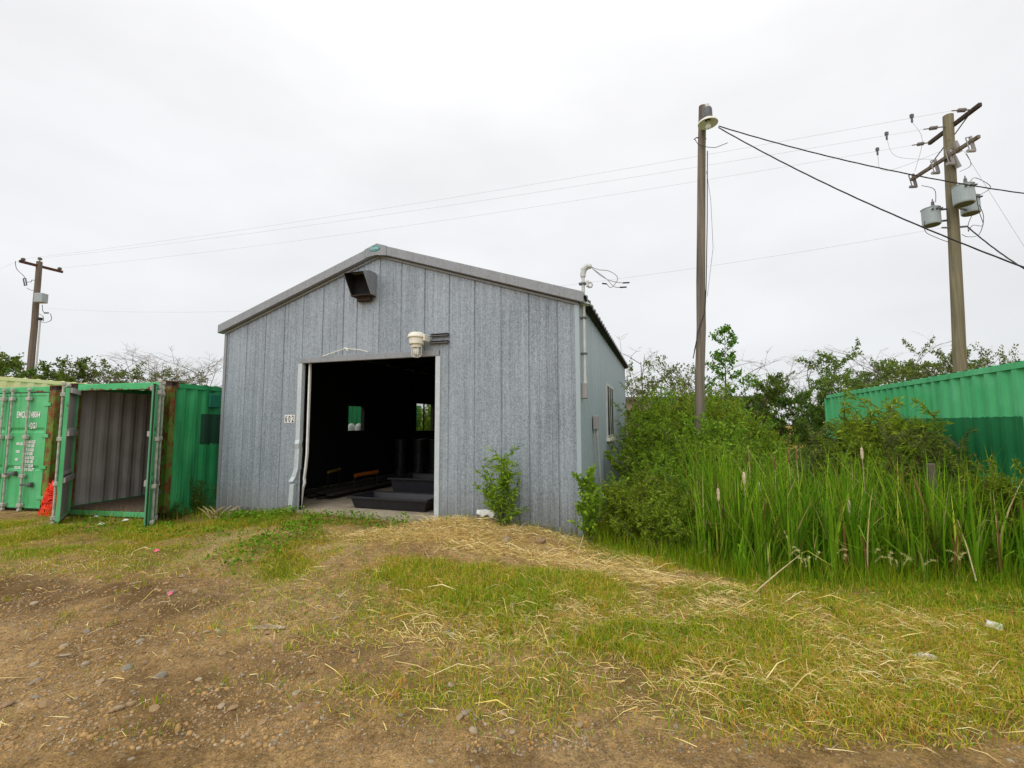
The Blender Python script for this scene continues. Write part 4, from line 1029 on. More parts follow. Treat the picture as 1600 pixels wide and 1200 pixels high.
# conductors run to the left pole
LYD = 28.0
lt = atY(62, 409, LYD); ld = (atY(47, 587, LYD) - lt).normalized(); lb = lt + ld * ((lt.z + 0.3) / -ld.z)
zl = atY(62, 416, LYD).z
la, lb2 = atz(30, 408, zl), atz(98, 425, zl)
ends_l = [la + (lb2 - la) * 0.08 + Vector((0, 0, 0.20)), lt + Vector((0, 0, 0.22)), la + (lb2 - la) * 0.92 + Vector((0, 0, 0.20))]
starts = [ca + (cb - ca) * 0.88, mid + Vector((-0.17, -0.05, -0.05)), ca + (cb - ca) * 0.03]
deads = []
for p, (px, py) in zip(starts, ((1487, 173), (1443, 202), (1425, 227))):
    dd_ = (atz(px, py, p.z - 0.02) - p); L_ = max(0.55, min(1.1, dd_.length)); q = p + dd_.normalized() * L_
    insul(loc(p, ur), loc(q, ur)).build('dead_end_insulator', 'porcelain', ur); deads.append(q)
for k, (p, q, s_, lab) in enumerate(zip(deads, ends_l, (0.35, 0.35, 0.4), ('topmost of the three thin conductors crossing the sky', 'middle of the three thin conductors crossing the sky', 'lowest of the three thin conductors crossing the sky'))):
    span('power_line', lab, p, q, s_, 0.0038, 'line_wire', 'thin overhead lines between the utility poles')
    for f in (0.025,):
        c = p + (q - p) * f; MB().box((-0.05, -0.035, -0.02), (0.05, 0.035, 0.10)).box((-0.03, -0.02, -0.2), (0.02, 0.02, -0.02)).build('clamp', 'steel_dark', ur).location = loc(c, ur)
        MB().tube(smooth([loc(c, ur) - Vector((0, 0, 0.2)), loc(c, ur) + Vector((0.3, 0, -0.85)), loc(da + (db - da) * (0.15 + 0.3 * k), ur) + Vector((-0.2, 0, 0.1))]), 0.0055, 4).build('jumper_wire', 'wire_light', ur)
# neutral
np_ = on_pole(357)
nl = atY(75, 482, LYD)
span('power_line', 'single low line passing behind the shed between the two utility poles', np_ + Vector((-0.35, 0, 0)), nl, 1.25, 0.0038, 'line_wire', 'thin overhead lines between the utility poles')
MB().tube([loc(np_, ur), loc(np_, ur) + Vector((-0.4, 0, 0))], 0.03, 6).tube([loc(np_, ur), loc(np_, ur) + Vector((0.4, -0.1, 0))], 0.035, 6).build('spool_bracket', 'porcelain', ur)
# cutouts and arresters on the lower arm
for f, s_ in ((0.0, 1), (0.36, 1), (0.58, -1), (0.86, -1)):
    p = loc(da + (db - da) * f, ur); mb = MB()
    mb.tube([p + Vector((-0.02, -0.1, 0.18)), p + Vector((0.05, -0.12, -0.30))], [0.05, 0.055], 8)
    mb.tube([p + Vector((-0.20, -0.12, 0.12)), p + Vector((-0.10, -0.12, -0.32))], 0.020, 6)
    mb.tube([p + Vector((-0.20, -0.12, 0.12)), p + Vector((0.0, -0.1, 0.17))], 0.018, 5)
    mb.tube([p + Vector((-0.2, -0.14, -0.36)), p + Vector((0.08, -0.12, -0.34))], [0.055, 0.05], 7)
    mb.build('cutout_fuse', 'box_grey' if f else 'porcelain', ur)
for f, py in ((0.30, 252), (0.62, 240), (0.5, 262)):
    p = loc(on_pole(py), ur) + cdir * (0.55 * (f - 0.45)); MB().tube([p + Vector((-0.1, -0.25, 0.26)), p + Vector((0.06, -0.22, -0.14))], [0.06, 0.085], 8).build('arrester', 'box_grey', ur)
def transformer(px, py, Y, r, h, label, side):
    p = atY(px, py, Y); t = thing('transformer', label, 'transformer', p, 0, 'pole transformers on the tan utility pole')
    MB().lathe([(r * 0.9, 0), (r * 0.97, 0.01), (r, 0.05), (r, h * 0.93), (r * 1.03, h * 0.94), (r * 1.03, h * 0.965)], 22).build('tank', 'tank_grey', t)
    MB().lathe([(r * 1.06, h * 0.965), (r * 1.06, h * 0.985), (r * 0.8, h * 1.04), (r * 0.2, h * 1.06)], 22).build('lid', 'tank_grey', t)
    MB().lathe([(r * 0.88, -0.012), (r * 0.89, -0.001)], 22).build('base', 'tank_bottom', t)
    b = MB(); zz = h * 1.04; b.lathe([(0.05, zz), (0.065, zz + 0.05), (0.045, zz + 0.08), (0.06, zz + 0.13), (0.04, zz + 0.16), (0.055, zz + 0.21), (0.03, zz + 0.24), (0.015, zz + 0.34)], 9, 0, Matrix.Translation((r * 0.35, 0, 0))); b.build('bushing', 'porcelain', t)
    for k in range(3):
        a = -2.1 + k * 0.42; MB().tube([(math.cos(a) * r, math.sin(a) * r, h * 0.80), (math.cos(a) * (r + 0.10), math.sin(a) * (r + 0.10), h * 0.79)], [0.038, 0.028], 7).build('terminal', 'steel_dark', t)
    pp = up_t + (up_b - up_t) * ((up_t.z - p.z) / (up_t.z - up_b.z)) - p; 
    for z_ in (h * 0.18, h * 0.86):
        e_ = Vector((pp.x, pp.y, z_)); s0 = e_.normalized() * r * 0.9; MB().tube([Vector((s0.x, s0.y, z_)), e_], 0.038, 5).build('mount_arm', 'steel_dark', t)
    return p
t1 = transformer(1507, 319, 15.45, 0.292, 0.66, 'nearest transformer, in front of the tan pole on its right', 1)
t2 = transformer(1517, 334, 16.35, 0.275, 0.62, 'transformer half hidden behind the nearest one on the tan pole', 1)
t3 = transformer(1456, 352, 16.2, 0.27, 0.62, 'transformer on the left side of the tan pole, held on two arms', -1)
mb = MB()
for pts in (((1440, 290, 16), (1460, 296, 16), (1462, 316, 16)), ((1516, 283, 16), (1525, 278, 16), (1548, 292, 16), (1530, 305, 16)), ((1510, 240, 16), (1517, 258, 16), (1500, 268, 16)), ((1521, 285, 15.5), (1530, 330, 15.6), (1536, 352, 15.6), (1520, 352, 15.7), (1513, 362, 15.8)), ((1530, 320, 15.9), (1537, 340, 15.9), (1530, 366, 15.9), (1512, 370, 15.9), (1503, 366, 16)), ((1445, 345, 16), (1446, 362, 16), (1465, 372, 16), (1481, 378, 16)), ((1519, 336, 16), (1513, 350, 16), (1513, 362, 16))):
    MB().tube(smooth([loc(atY(*p), ur) for p in pts]), 0.010, 4).build('lead_wire', 'wire_dark', ur)
span('guy_wire', 'thin guy wire slanting down from the tan utility pole to the right', atY(1506, 236, 15.8), atY(1660, 480, 14.0), 0.0, 0.006, 'line_wire')
# dark twisted service drops
dps = atY(1123, 197, 9.7)
span('service_line', 'upper dark twisted cable sagging from the yard light to the right', dps, atY(1680, 312, 9.2), 0.20, 0.0068, 'wire_dark', 'dark twisted service cables', 24, 0.0066)
span('service_line', 'lower dark twisted cable falling from the yard light to the right', dps + Vector((0, 0.02, -0.02)), atY(1760, 475, 6.5), 0.22, 0.0068, 'wire_dark', 'dark twisted service cables', 24, 0.0066)
span('service_line', 'short dark cable falling from the tan utility pole to the right', np_ + Vector((0.4, -0.1, 0)), atY(1700, 470, 12.5), 0.25, 0.012, 'wire_dark', 'dark twisted service cables', 24, 0.012)

# left-hand utility pole
ul = wpole('utility_pole', 'brown utility pole with a single crossarm beyond the containers', lb, lt, 0.19, 0.145, 'pole_brown')
pl, ex = bar(loc(la, ul), loc(lb2, ul), 0.12, 0.15); MB().prism(pl, ex).build('crossarm', 'crossarm_red', ul, bevel=0.008)
for p in ends_l:
    q = loc(p, ul); mb = MB(); mb.lathe([(0.03, -0.2), (0.03, -0.1), (0.11, -0.09), (0.12, -0.04), (0.06, -0.03), (0.10, 0.0), (0.09, 0.04), (0.04, 0.05)], 10, 0, Matrix.Translation(q)); mb.build('pin_insulator', 'porcelain', ul)
bx_ = loc(atY(64, 466, LYD - 0.25), ul)
MB().box(bx_ + Vector((-0.27, -0.2, -0.29)), bx_ + Vector((0.27, 0.2, 0.29))).build('transformer_box', 'tank_grey', ul, bevel=0.03)
p_ = loc(atY(39, 441, LYD), ul)
MB().tube([p_ + Vector((-0.12, 0, 0.22)), p_ + Vector((0.0, 0, -0.22)), p_ + Vector((0.12, 0, -0.2)), p_ + Vector((0.02, 0, 0.25)), p_ + Vector((-0.12, 0, 0.22))], 0.035, 6).tube([p_ + Vector((0.1, 0, 0)), p_ + Vector((0.38, 0, 0.02)), p_ + Vector((0.42, 0, 0.14)), p_ + Vector((0.7, 0, 0.1))], 0.02, 5).build('cutout_fuse', 'steel_dark', ul)
mb = MB()
for pts in (((24, 408), (26, 420), (36, 430), (39, 434)), ((42, 450), (48, 453), (55, 455)), ((66, 476), (67, 486), (72, 490)), ((79, 490), (80, 500), (70, 504), (62, 502)), ((60, 490), (67, 494), (68, 502))):
    mb.tube(smooth([loc(atY(a, b, LYD), ul) for a, b in pts]), 0.016, 4)
mb.tube([loc(atY(69, 489, LYD), ul), loc(atY(76, 489, LYD), ul)], 0.04, 5); mb.build('lead_wire', 'wire_dark', ul)
MB().tube([loc(atY(63, 499, LYD), ul) + Vector((0, 0, 0.1)), loc(atY(63, 499, LYD), ul) + Vector((0, 0, -0.05))], 0.11, 8).build('cable_head', 'black_rubber', ul)
m1 = loc(atY(63, 500, LYD), ul); MB().tube([m1, Vector((m1.x, m1.y, 0.3))], 0.045, 6).build('riser_pipe', 'mast_grey', ul)
span('power_line', 'line leaving the brown utility pole to the left edge', ends_l[0], atY(-160, 470, 34), 0.3, 0.0038, 'line_wire', 'thin overhead lines between the utility poles')

# ------------------------------------------------------------------ far building behind the scrub
bld = thing('low_building', 'low brown building with a flat roof half hidden behind the scrub', 'building', (atY(1080, 640, 42).x, 42, -0.3), -0.05)
bw = 13.5
MB().box((-bw / 2, 0, 0), (bw / 2, 8, 4.25)).build('wall', 'brown_wall', bld)
MB().box((-bw / 2 - 0.5, -0.5, 4.252), (bw / 2 + 0.6, 8.5, 4.5)).build('roof', 'brown_roof', bld)
for k in range(5):
    MB().box((-bw / 2 + 1.0 + k * 2.5, -0.05, 2.2), (-bw / 2 + 2.0 + k * 2.5, 0.06, 3.3)).build('window', 'shade_black', bld)

# ------------------------------------------------------------------ plants
def leaf_arrays(P, D, L, W, rng, fold=0.25, droop=0.3):
    """a folded diamond leaf (two triangles) at each point P along direction D"""
    n = len(P); D = D / (np.linalg.norm(D, axis=1, keepdims=True) + 1e-9)
    R = rng.normal(size=(n, 3)); S_ = np.cross(D, R); S_ /= (np.linalg.norm(S_, axis=1, keepdims=True) + 1e-9)
    N = np.cross(S_, D); L = L[:, None]; W = W[:, None]
    tip = P + D * L - np.array([0, 0, 1.0]) * L * droop * rng.random((n, 1))
    m = P + D * L * 0.45
    a = m + S_ * W * 0.5 + N * W * fold; b = m - S_ * W * 0.5 + N * W * fold
    V = np.stack([P, a, tip, b], 1).reshape(-1, 3)
    base = np.arange(n)[:, None] * 4
    F = np.concatenate([base + np.array([0, 1, 2]), base + np.array([0, 2, 3])], 1).reshape(-1, 3)
    return V, F
def shrub_mesh(seed, h, w, nst, nleaf, leaf, mat, ll=(0.05, 0.09), lw=(0.012, 0.02), lowest=0.1, stem='bark', twig=3, tri=True, up=0.55, rstem=0.011):
    rng = np.random.default_rng(seed); mb = MB(); segs = []
    for i in range(nst):
        a = rng.uniform(0, 2 * PI); lean = rng.uniform(0.05, 1.0) * w * 0.5; hh = h * rng.uniform(0.62, 1.0) * (1.0 - 0.3 * (lean / (w * 0.5)) ** 2)
        x0, y0 = rng.normal(0, w * 0.06, 2); pts = []
        for j in range(6):
            f = j / 5; pts.append(Vector((x0 + math.cos(a) * lean * f ** 1.3 + rng.normal(0, 0.015) * h, y0 + math.sin(a) * lean * f ** 1.3 + rng.normal(0, 0.015) * h, hh * f)))
        mb.tube(pts, [rstem * (1 - 0.8 * j / 5) for j in range(6)], 4, caps=False)
        for j in range(1, 6): segs.append((np.array(pts[j - 1]), np.array(pts[j]), j / 5))
        for t in range(twig):
            j = rng.integers(2, 6); p = pts[j - 1].lerp(pts[j], rng.random()); b = rng.uniform(0, 2 * PI); l = h * rng.uniform(0.12, 0.28)
            q = p + Vector((math.cos(b) * l * 0.7, math.sin(b) * l * 0.7, l * rng.uniform(0.35, 0.9)))
            mb.tube([p, p.lerp(q, 0.5) + Vector((0, 0, 0.03 * h)), q], [rstem * 0.45, rstem * 0.35, rstem * 0.15], 3, caps=False); segs.append((np.array(p), np.array(q), 0.7))
    A = np.array([s[0] for s in segs]); B = np.array([s[1] for s in segs]); ff = np.array([s[2] for s in segs])
    wgt = np.linalg.norm(B - A, axis=1) * np.clip((ff - lowest) * 1.5, 0.05, 1); wgt /= wgt.sum()
    k = rng.choice(len(segs), nleaf, p=wgt); t = rng.random((nleaf, 1))
    P = A[k] * (1 - t) + B[k] * t; D = (B - A)[k]; D /= np.linalg.norm(D, axis=1, keepdims=True) + 1e-9
    D = D * up + rng.normal(size=(nleaf, 3)) * 0.55
    V, F = leaf_arrays(P, D, rng.uniform(*ll, nleaf), rng.uniform(*lw, nleaf), rng)
    return mb.mesh('stems', [stem]), soup('foliage', V, F, mat, nper=3)
def plant(name, label, cat, meshes, loc, rz=0, sc=1.0, group=None, parts=('stems', 'foliage')):
    t = thing(name, label, cat, loc, rz, group); t.scale = sc if isinstance(sc, (tuple, list)) else (sc,) * 3
    for n_, m_ in zip(parts, meshes): link(n_, m_, t)
    return t
BIG = [shrub_mesh(100 + i, 2.5, 1.9, 30, 8000, None, m_, (0.07, 0.13), (0.02, 0.034), 0.06, twig=5) for i, m_ in enumerate(('leaf_willow', 'leaf_bright', 'leaf_bright', 'leaf_willow'))]
MID = [shrub_mesh(120 + i, 1.5, 1.5, 26, 5600, None, m_, (0.055, 0.10), (0.018, 0.030), 0.02, twig=5) for i, m_ in enumerate(('leaf_bright', 'leaf_willow', 'leaf_bright'))]
GOLD = [shrub_mesh(140 + i, 1.7, 1.1, 24, 7500, None, m_, (0.055, 0.095), (0.011, 0.018), 0.05, twig=4, stem='bark') for i, m_ in enumerate(('leaf_goldenrod', 'leaf_olive'))]
rr = random.Random(21)
def put(ms, x, y, h, h0, label, group, name='willow_shrub', cat='shrub', sxy=1.0):
    s_ = h / h0; return plant(name, label, cat, ms, (x, y, Z(x, y) - 0.03), rr.uniform(0, 6.28), (s_ * sxy, s_ * sxy, s_ * rr.uniform(0.95, 1.2)), group)
# low leafy shrubs between the shed corner and the reeds
for x, y, h, k in ((1.62, 6.85, 0.95, 0), (1.98, 6.45, 0.85, 2), (2.35, 6.70, 0.98, 0), (2.05, 7.15, 1.15, 1), (2.72, 7.05, 1.05, 2), (2.45, 7.7, 1.2, 1), (3.0, 7.6, 1.25, 0), (1.78, 7.7, 1.05, 2)):
    put(MID[k], x, y, h, 1.5, 'low bright green shrub ' + ('at the front edge' if y < 6.8 else 'in the middle' if y < 7.3 else 'at the back') + (' and left side' if x < 2.1 else ' and right side') + ' of the corner clump', 'low shrubs beside the shed corner', sxy=1.15)
for x, y, h, k in ((2.75, 8.6, 1.5, 1), (3.35, 8.5, 1.55, 0), (3.95, 8.5, 1.5, 2), (4.5, 8.7, 1.45, 1), (5.05, 8.9, 1.3, 0), (3.0, 9.5, 1.9, 1), (3.7, 9.6, 1.9, 2), (4.35, 9.5, 1.75, 1), (5.0, 9.9, 1.6, 0), (5.7, 9.6, 1.25, 2)):
    put(MID[k], x, y, h, 1.5, 'bushy green willow ' + ('left of' if x / y < 0.375 else 'in front of' if x / y < 0.44 else 'just right of' if x / y < 0.52 else 'well right of') + ' the light pole in the ' + ('nearer' if y < 9 else 'second') + ' row of the thicket', 'willows in the thicket around the light pole', sxy=1.1)
for x, y, h, k in ((3.05, 10.7, 2.45, 0), (3.65, 11.2, 2.35, 3), (4.25, 11.0, 2.5, 1), (4.95, 11.2, 2.3, 2), (5.6, 11.0, 2.0, 0), (6.3, 11.2, 1.7, 1), (3.7, 12.6, 2.75, 0), (4.5, 12.9, 2.8, 3), (5.3, 13.0, 2.8, 1), (6.1, 12.8, 2.35, 0), (6.9, 12.8, 1.9, 3), (4.6, 14.8, 3.0, 3), (5.6, 15.0, 3.1, 0), (6.7, 15.0, 2.5, 1), (7.7, 14.6, 2.0, 3)):
    put(BIG[k], x, y, h, 2.5, 'tall willow ' + ('well left of' if x / y < 0.31 else 'left of' if x / y < 0.38 else 'behind' if x / y < 0.43 else 'right of' if x / y < 0.48 else 'far right of') + ' the light pole in the ' + ('nearest' if y < 12 else 'second' if y < 14 else 'farthest') + ' row of tall willows', 'tall willows behind the light pole')
for x, y, h, k in ((6.45, 8.35, 2.15, 0), (5.95, 8.75, 1.85, 1), (6.85, 9.2, 1.95, 1), (6.35, 7.35, 2.0, 1), (6.6, 7.75, 2.05, 0), (5.75, 7.75, 1.55, 0), (6.05, 7.2, 1.7, 0), (6.15, 8.0, 1.95, 0), (5.6, 8.4, 1.6, 1), (6.3, 6.95, 1.7, 1), (6.2, 6.6, 1.35, 1), (5.95, 5.75, 1.3, 0), (6.15, 6.1, 1.2, 1), (6.3, 10.2, 1.45, 1), (7.1, 10.5, 1.3, 0)):
    put(GOLD[k], x, y, h, 1.7, 'narrow leaved shrub ' + ('near the fence post' if x / y > 0.83 else 'tall against the painted band' if h > 1.8 else 'left of the painted band' if x / y > 0.66 else 'toward the far end') + ' by the long container, ' + ('shorter' if h < 1.4 else 'middling' if h < 1.7 else 'tallest') + ' kind', 'shrubs along the long green container', 'tall_weed', 'shrub', 1.25)
for x, y, h, k in ((-3.0, 18.6, 2.8, 2), (-3.7, 20.6, 2.9, 1), (-2.6, 19.8, 2.7, 2)):
    put(BIG[k], x, y, h, 2.5, 'bright green bush seen through the right hand shed window', 'bushes behind the shed')
for x, y, h in ((3.3, 5.9, 0.75), (4.1, 5.7, 0.65), (4.7, 6.1, 0.85), (5.2, 5.5, 0.7), (2.9, 6.3, 0.8)):
    put(GOLD[0], x, y, h, 1.7, 'leafy weed clump growing among the reeds ' + ('left of their middle' if x < 3.6 else 'at their middle' if x < 4.4 else 'near the fence post'), 'leafy weeds among the reeds', 'tall_weed', 'shrub', 1.3)
# the two shrubs against the shed front
SAP = shrub_mesh(160, 1.05, 0.62, 13, 1500, None, 'leaf_bright', (0.05, 0.09), (0.014, 0.024), 0.08, twig=5, rstem=0.006)
x, y = -0.12, 6.98; plant('sapling', 'slender green sapling growing from the straw against the shed front', 'sapling', SAP, (x, y, Z(x, y) - 0.10), 0.4, (1.55, 1.2, 1.12))
VINE = shrub_mesh(161, 1.15, 0.34, 10, 1500, None, 'leaf_willow', (0.05, 0.08), (0.025, 0.04), 0.0, twig=4, rstem=0.006)
x, y = 1.08, 6.62; plant('sapling', 'narrow upright shrub with broad leaves hugging the right front corner of the shed', 'sapling', VINE, (x, y, Z(x, y) - 0.02), 1.4)
CORN = shrub_mesh(162, 0.9, 0.8, 16, 1700, None, 'leaf_dark', (0.05, 0.09), (0.008, 0.014), 0.0, twig=3, rstem=0.005)
plant('weed_clump', 'dark green weed clump between the open container and the shed', 'weeds', CORN, (-6.18, 9.35, -0.08), 0.2, (0.9, 0.9, 0.85))
plant('weed_clump', 'small weed clump at the foot of the open container right wall', 'weeds', CORN, (-6.3, 8.9, -0.08), 2.2, (0.55, 0.55, 0.42))

# trees: recursive limbs, leaf sprays on the outer twigs
HT = {}
def tree_mesh(seed, h, spread, levels=4, leaves=0, mat='leaf_dark', ll=(0.10, 0.16), lw=(0.05, 0.08), r0=0.09, nb=(4, 6), bark='bark', trunks=1, conic=False, droop=0.2, minf=0.25):
    rng = random.Random(seed); nr = np.random.default_rng(seed); mb = MB(); tips = []
    def grow(p, d, l, r, lev):
        pts = [p]; q = p.copy(); dd = d.copy(); n = 4 if lev < levels - 1 else 3
        for i in range(n):
            dd = (dd + Vector((rng.gauss(0, 1), rng.gauss(0, 1), rng.gauss(0.15, 0.7))) * 0.09).normalized(); q = q + dd * (l / n); pts.append(q.copy())
        mb.tube(pts, [r * (1 - 0.7 * i / n) for i in range(n + 1)], 5 if lev == 0 else 3, caps=False)
        if lev >= levels - 2:
            for i in range(n): tips.append((pts[i], pts[i + 1]))
        if lev < levels - 1:
            k = rng.randint(*nb) if lev else rng.randint(nb[0] + 3, nb[1] + 5)
            for j in range(k):
                f = minf + (1 - minf) * (j + rng.random()) / k if lev == 0 else 0.2 + 0.8 * rng.random()
                i = min(n - 1, int(f * n)); s_ = pts[i].lerp(pts[i + 1], f * n - i)
                a = rng.uniform(0, 2 * PI); side = Vector((math.cos(a), math.sin(a), 0)); elev = rng.uniform(0.35, 0.95)
                nd = (side * spread + d * elev).normalized()
                sc = (1.05 - 0.75 * f) if conic and lev == 0 else rng.uniform(0.7, 1.1)
                grow(s_, nd, l * (0.5 if lev == 0 else 0.55) * sc, r * 0.5, lev + 1)
    for t in range(trunks):
        a = rng.uniform(0, 2 * PI); ln = 0.0 if trunks == 1 else 0.28
        grow(Vector((math.cos(a), math.sin(a), 0)) * (0.25 if trunks > 1 else 0), Vector((math.cos(a) * ln, math.sin(a) * ln, 1)).normalized(), h * (0.78 if trunks == 1 else rng.uniform(0.6, 0.8)), r0, 0)
    zs = sorted(v[2] for v in mb.v); top = zs[int(len(zs) * 0.985)]
    tr = mb.mesh('trunk', [bark]); HT[tr.name] = top
    if not leaves: return (tr,)
    A = np.array([t[0] for t in tips]); B = np.array([t[1] for t in tips]); k = nr.integers(0, len(A), leaves); t = nr.random((leaves, 1))
    P = A[k] * (1 - t) + B[k] * t + nr.normal(0, 0.05, (leaves, 3)); D = (B - A)[k]; D /= np.linalg.norm(D, axis=1, keepdims=True) + 1e-9; D = D + nr.normal(size=(leaves, 3)) * 0.9
    V, F = leaf_arrays(P, D, nr.uniform(*ll, leaves), nr.uniform(*lw, leaves), nr, droop=droop)
    return tr, soup('crown', V, F, mat, nper=3)
TP = ('trunk', 'crown')
BARE = [tree_mesh(200, 5.0, 0.75, 5, r0=0.045, nb=(3, 4), bark='bark_pale'), tree_mesh(203, 5.0, 0.85, 5, r0=0.040, nb=(3, 4), bark='bark_pale', trunks=3)]
LEAFY = [tree_mesh(210, 5.0, 0.8, 4, 7500, 'leaf_dark', (0.11, 0.19), (0.06, 0.10), r0=0.05, trunks=4, nb=(2, 3), minf=0.08), tree_mesh(211, 5.0, 0.9, 4, 6800, 'leaf_olive', (0.10, 0.17), (0.05, 0.09), r0=0.05, trunks=5, nb=(2, 3), minf=0.06), tree_mesh(212, 5.0, 0.7, 4, 2600, 'leaf_olive', (0.09, 0.15), (0.05, 0.08), r0=0.04, trunks=4, nb=(2, 3), minf=0.1, bark='bark_pale')]
def poplar_mesh(seed, h):
    rng = random.Random(seed); nr = np.random.default_rng(seed); mb = MB(); tips = []
    tr = [Vector((rng.gauss(0, 0.03), rng.gauss(0, 0.03), h * i / 8)) for i in range(9)]
    mb.tube(tr, [0.07 * (1 - 0.9 * i / 8) for i in range(9)], 6)
    for j in range(34):
        f = 0.12 + 0.86 * j / 33; i = min(7, int(f * 8)); p = tr[i].lerp(tr[i + 1], f * 8 - i); a = j * 2.4 + rng.uniform(-0.5, 0.5)
        l = h * (0.27 * (1 - f) ** 0.7 + 0.035) * rng.uniform(0.55, 1.25); q = p + Vector((math.cos(a) * l, math.sin(a) * l, l * rng.uniform(0.45, 0.8)))
        m = p.lerp(q, 0.55) + Vector((0, 0, -0.06 * l)); mb.tube([p, m, q], [0.022 * (1 - f) + 0.008, 0.012, 0.004], 4, caps=False); tips += [(m, q)] * 2 + [(p.lerp(m, 0.4), m)]
        for t in range(3):
            s_ = p.lerp(q, rng.uniform(0.4, 0.95)); b = rng.uniform(0, 6.28); e = s_ + Vector((math.cos(b), math.sin(b), rng.uniform(-0.1, 0.8))) * l * 0.35; mb.tube([s_, e], [0.008, 0.003], 3, caps=False); tips.append((s_, e))
    HT_ = h; tm = mb.mesh('trunk', ['bark']); HT[tm.name] = h
    n = 2600; A = np.array([t[0] for t in tips]); B = np.array([t[1] for t in tips]); k = nr.integers(0, len(A), n); t = nr.random((n, 1)); P = A[k] * (1 - t) + B[k] * t + nr.normal(0, 0.05, (n, 3))
    D = (B - A)[k]; D /= np.linalg.norm(D, axis=1, keepdims=True) + 1e-9; V, F = leaf_arrays(P, D + nr.normal(size=(n, 3)) * 0.9, nr.uniform(0.09, 0.15, n), nr.uniform(0.07, 0.12, n), nr, droop=0.5)
    return tm, soup('crown', V, F, 'leaf_poplar', nper=3)
POP = poplar_mesh(3, 6.0)
def tree(ms, px, ytop, Y, h0, label, group=None, name='scrub_tree', sw=1.0, rz=None):
    p = atY(px, ytop, Y); z0 = Z(p.x, p.y) - 0.1; s_ = (p.z - z0) / HT[ms[0].name]
    return plant(name, label, 'tree', ms, (p.x, p.y, z0), rr.uniform(0, 6.28) if rz is None else rz, (s_ * sw, s_ * sw, s_), group, TP)
G1, G2 = 'scrub trees beyond the containers on the left', 'scrub trees behind the thicket on the right'
L1 = 'dark leafy scrub tree showing above the containers on the left'
for px, yt, Y, k in ((8, 570, 27, 0), (96, 560, 25, 0), (-40, 564, 28, 1)):
    tree(LEAFY[k], px, yt, Y, 4.1, L1, G1, sw=0.85)
for px, yt, Y, k in ((162, 566, 27, 2), (206, 576, 28, 2), (242, 580, 29, 2), (138, 588, 30, 1)):
    tree(LEAFY[k], px, yt, Y, 4.1, 'thin olive scrub tree beyond the open container', G1)
for px, yt, Y, k in ((178, 545, 26, 0), (232, 552, 27, 1), (276, 556, 26, 1), (306, 548, 24, 0), (334, 552, 25, 1)):
    tree(BARE[k], px, yt, Y, 4.2, 'bare dead scrub tree beyond the open container', G1, 'bare_tree')
tree(POP, 1131, 510, 17, 5.3, 'young poplar with clumps of dark leaves just right of the light pole', None, 'poplar_tree', 0.85)
for px, yt, Y, k, lab in ((1000, 520, 24, 0, 'pale bare tree rising just right of the far shed corner'), (1062, 566, 25, 1, 'bare tree left of the light pole'), (1180, 545, 26, 0, 'thin bare tree right of the poplar'), (1262, 548, 25, 1, 'bare branched tree left of the long green container'), (1296, 556, 25, 0, 'bare tree beside the far end of the long green container'), (1352, 542, 24, 1, 'bare branches spreading above the far end of the long green container'), (1592, 535, 26, 0, 'bare tree at the right edge above the long green container')):
    tree(BARE[k], px, yt, Y, 4.2, lab, G2, 'bare_tree')
for px, yt, Y, k, lab in ((1018, 562, 20, 2, 'light leafy scrub tree just right of the far shed corner'), (1050, 584, 22, 2, 'thin scrub tree close left of the light pole'), (1212, 590, 20, 0, 'dark leafy tree right of the poplar'), (1240, 606, 20, 0, 'dark leafy tree in the belt left of the long green container'), (1276, 584, 21, 1, 'olive leafy tree left of the far end of the long green container'), (1322, 560, 23, 1, 'olive leafy tree behind the far end of the long green container'), (1300, 606, 19, 0, 'low dark tree at the far end of the long green container'), (1188, 612, 22, 0, 'low dark tree behind the thicket right of the poplar')):
    tree(LEAFY[k], px, yt, Y, 4.1, lab, G2, sw=0.8)
for px, yt, Y, k, sw, lab in ((1425, 560, 26, 1, 0.75, 'round olive tree left of the tan utility pole above the long green container'), (1458, 554, 27, 1, 0.75, 'round olive tree touching the tan utility pole above the long green container'), (1548, 546, 26, 2, 0.55, 'small olive tree right of the tan utility pole'), (1625, 560, 27, 0, 1, 'leafy tree at the right edge above the long green container')):
    tree(LEAFY[k], px, yt, Y, 4.1, lab, G2, sw=sw)

# ------------------------------------------------------------------ grass, reeds, straw and weeds
def blades(P, H, Wd, lean, tone, rng, bend=0.5, az=None):
    n = len(P); a = rng.uniform(0, 2 * PI, n) if az is None else az
    d = np.stack([np.cos(a), np.sin(a), np.zeros(n)], 1); s_ = np.stack([-np.sin(a), np.cos(a), np.zeros(n)], 1)
    tw = rng.uniform(-1, 1, (n, 1)); s_ = s_ * np.cos(tw) + d * np.sin(tw)
    H = H[:, None]; Wd = Wd[:, None]; lean = lean[:, None]; up = np.array([0, 0, 1.0])
    m = P + up * H * 0.55 + d * H * lean * 0.35; t = P + up * H * (1 - bend * lean * 0.5) + d * H * lean
    V = np.stack([P - s_ * Wd / 2, P + s_ * Wd / 2, m + s_ * Wd * 0.4, m - s_ * Wd * 0.4, t], 1).reshape(-1, 3)
    b = np.arange(n)[:, None] * 5
    F = np.concatenate([b + np.array([0, 1, 2]), b + np.array([0, 2, 3]), b + np.array([3, 2, 4])], 1).reshape(-1, 3)
    return V, F, np.repeat(tone, 5, axis=0)
GREEN = np.array([(0.12, 0.25, 0.008), (0.20, 0.34, 0.010), (0.35, 0.40, 0.015), (0.50, 0.40, 0.035), (0.70, 0.50, 0.14), (0.56, 0.25, 0.05)])
def pick(n, probs, rng, pal=GREEN):
    c = pal[rng.choice(len(pal), n, p=np.array(probs) / sum(probs))]; return np.clip(c * rng.uniform(0.75, 1.3, (n, 1)), 0, 1)
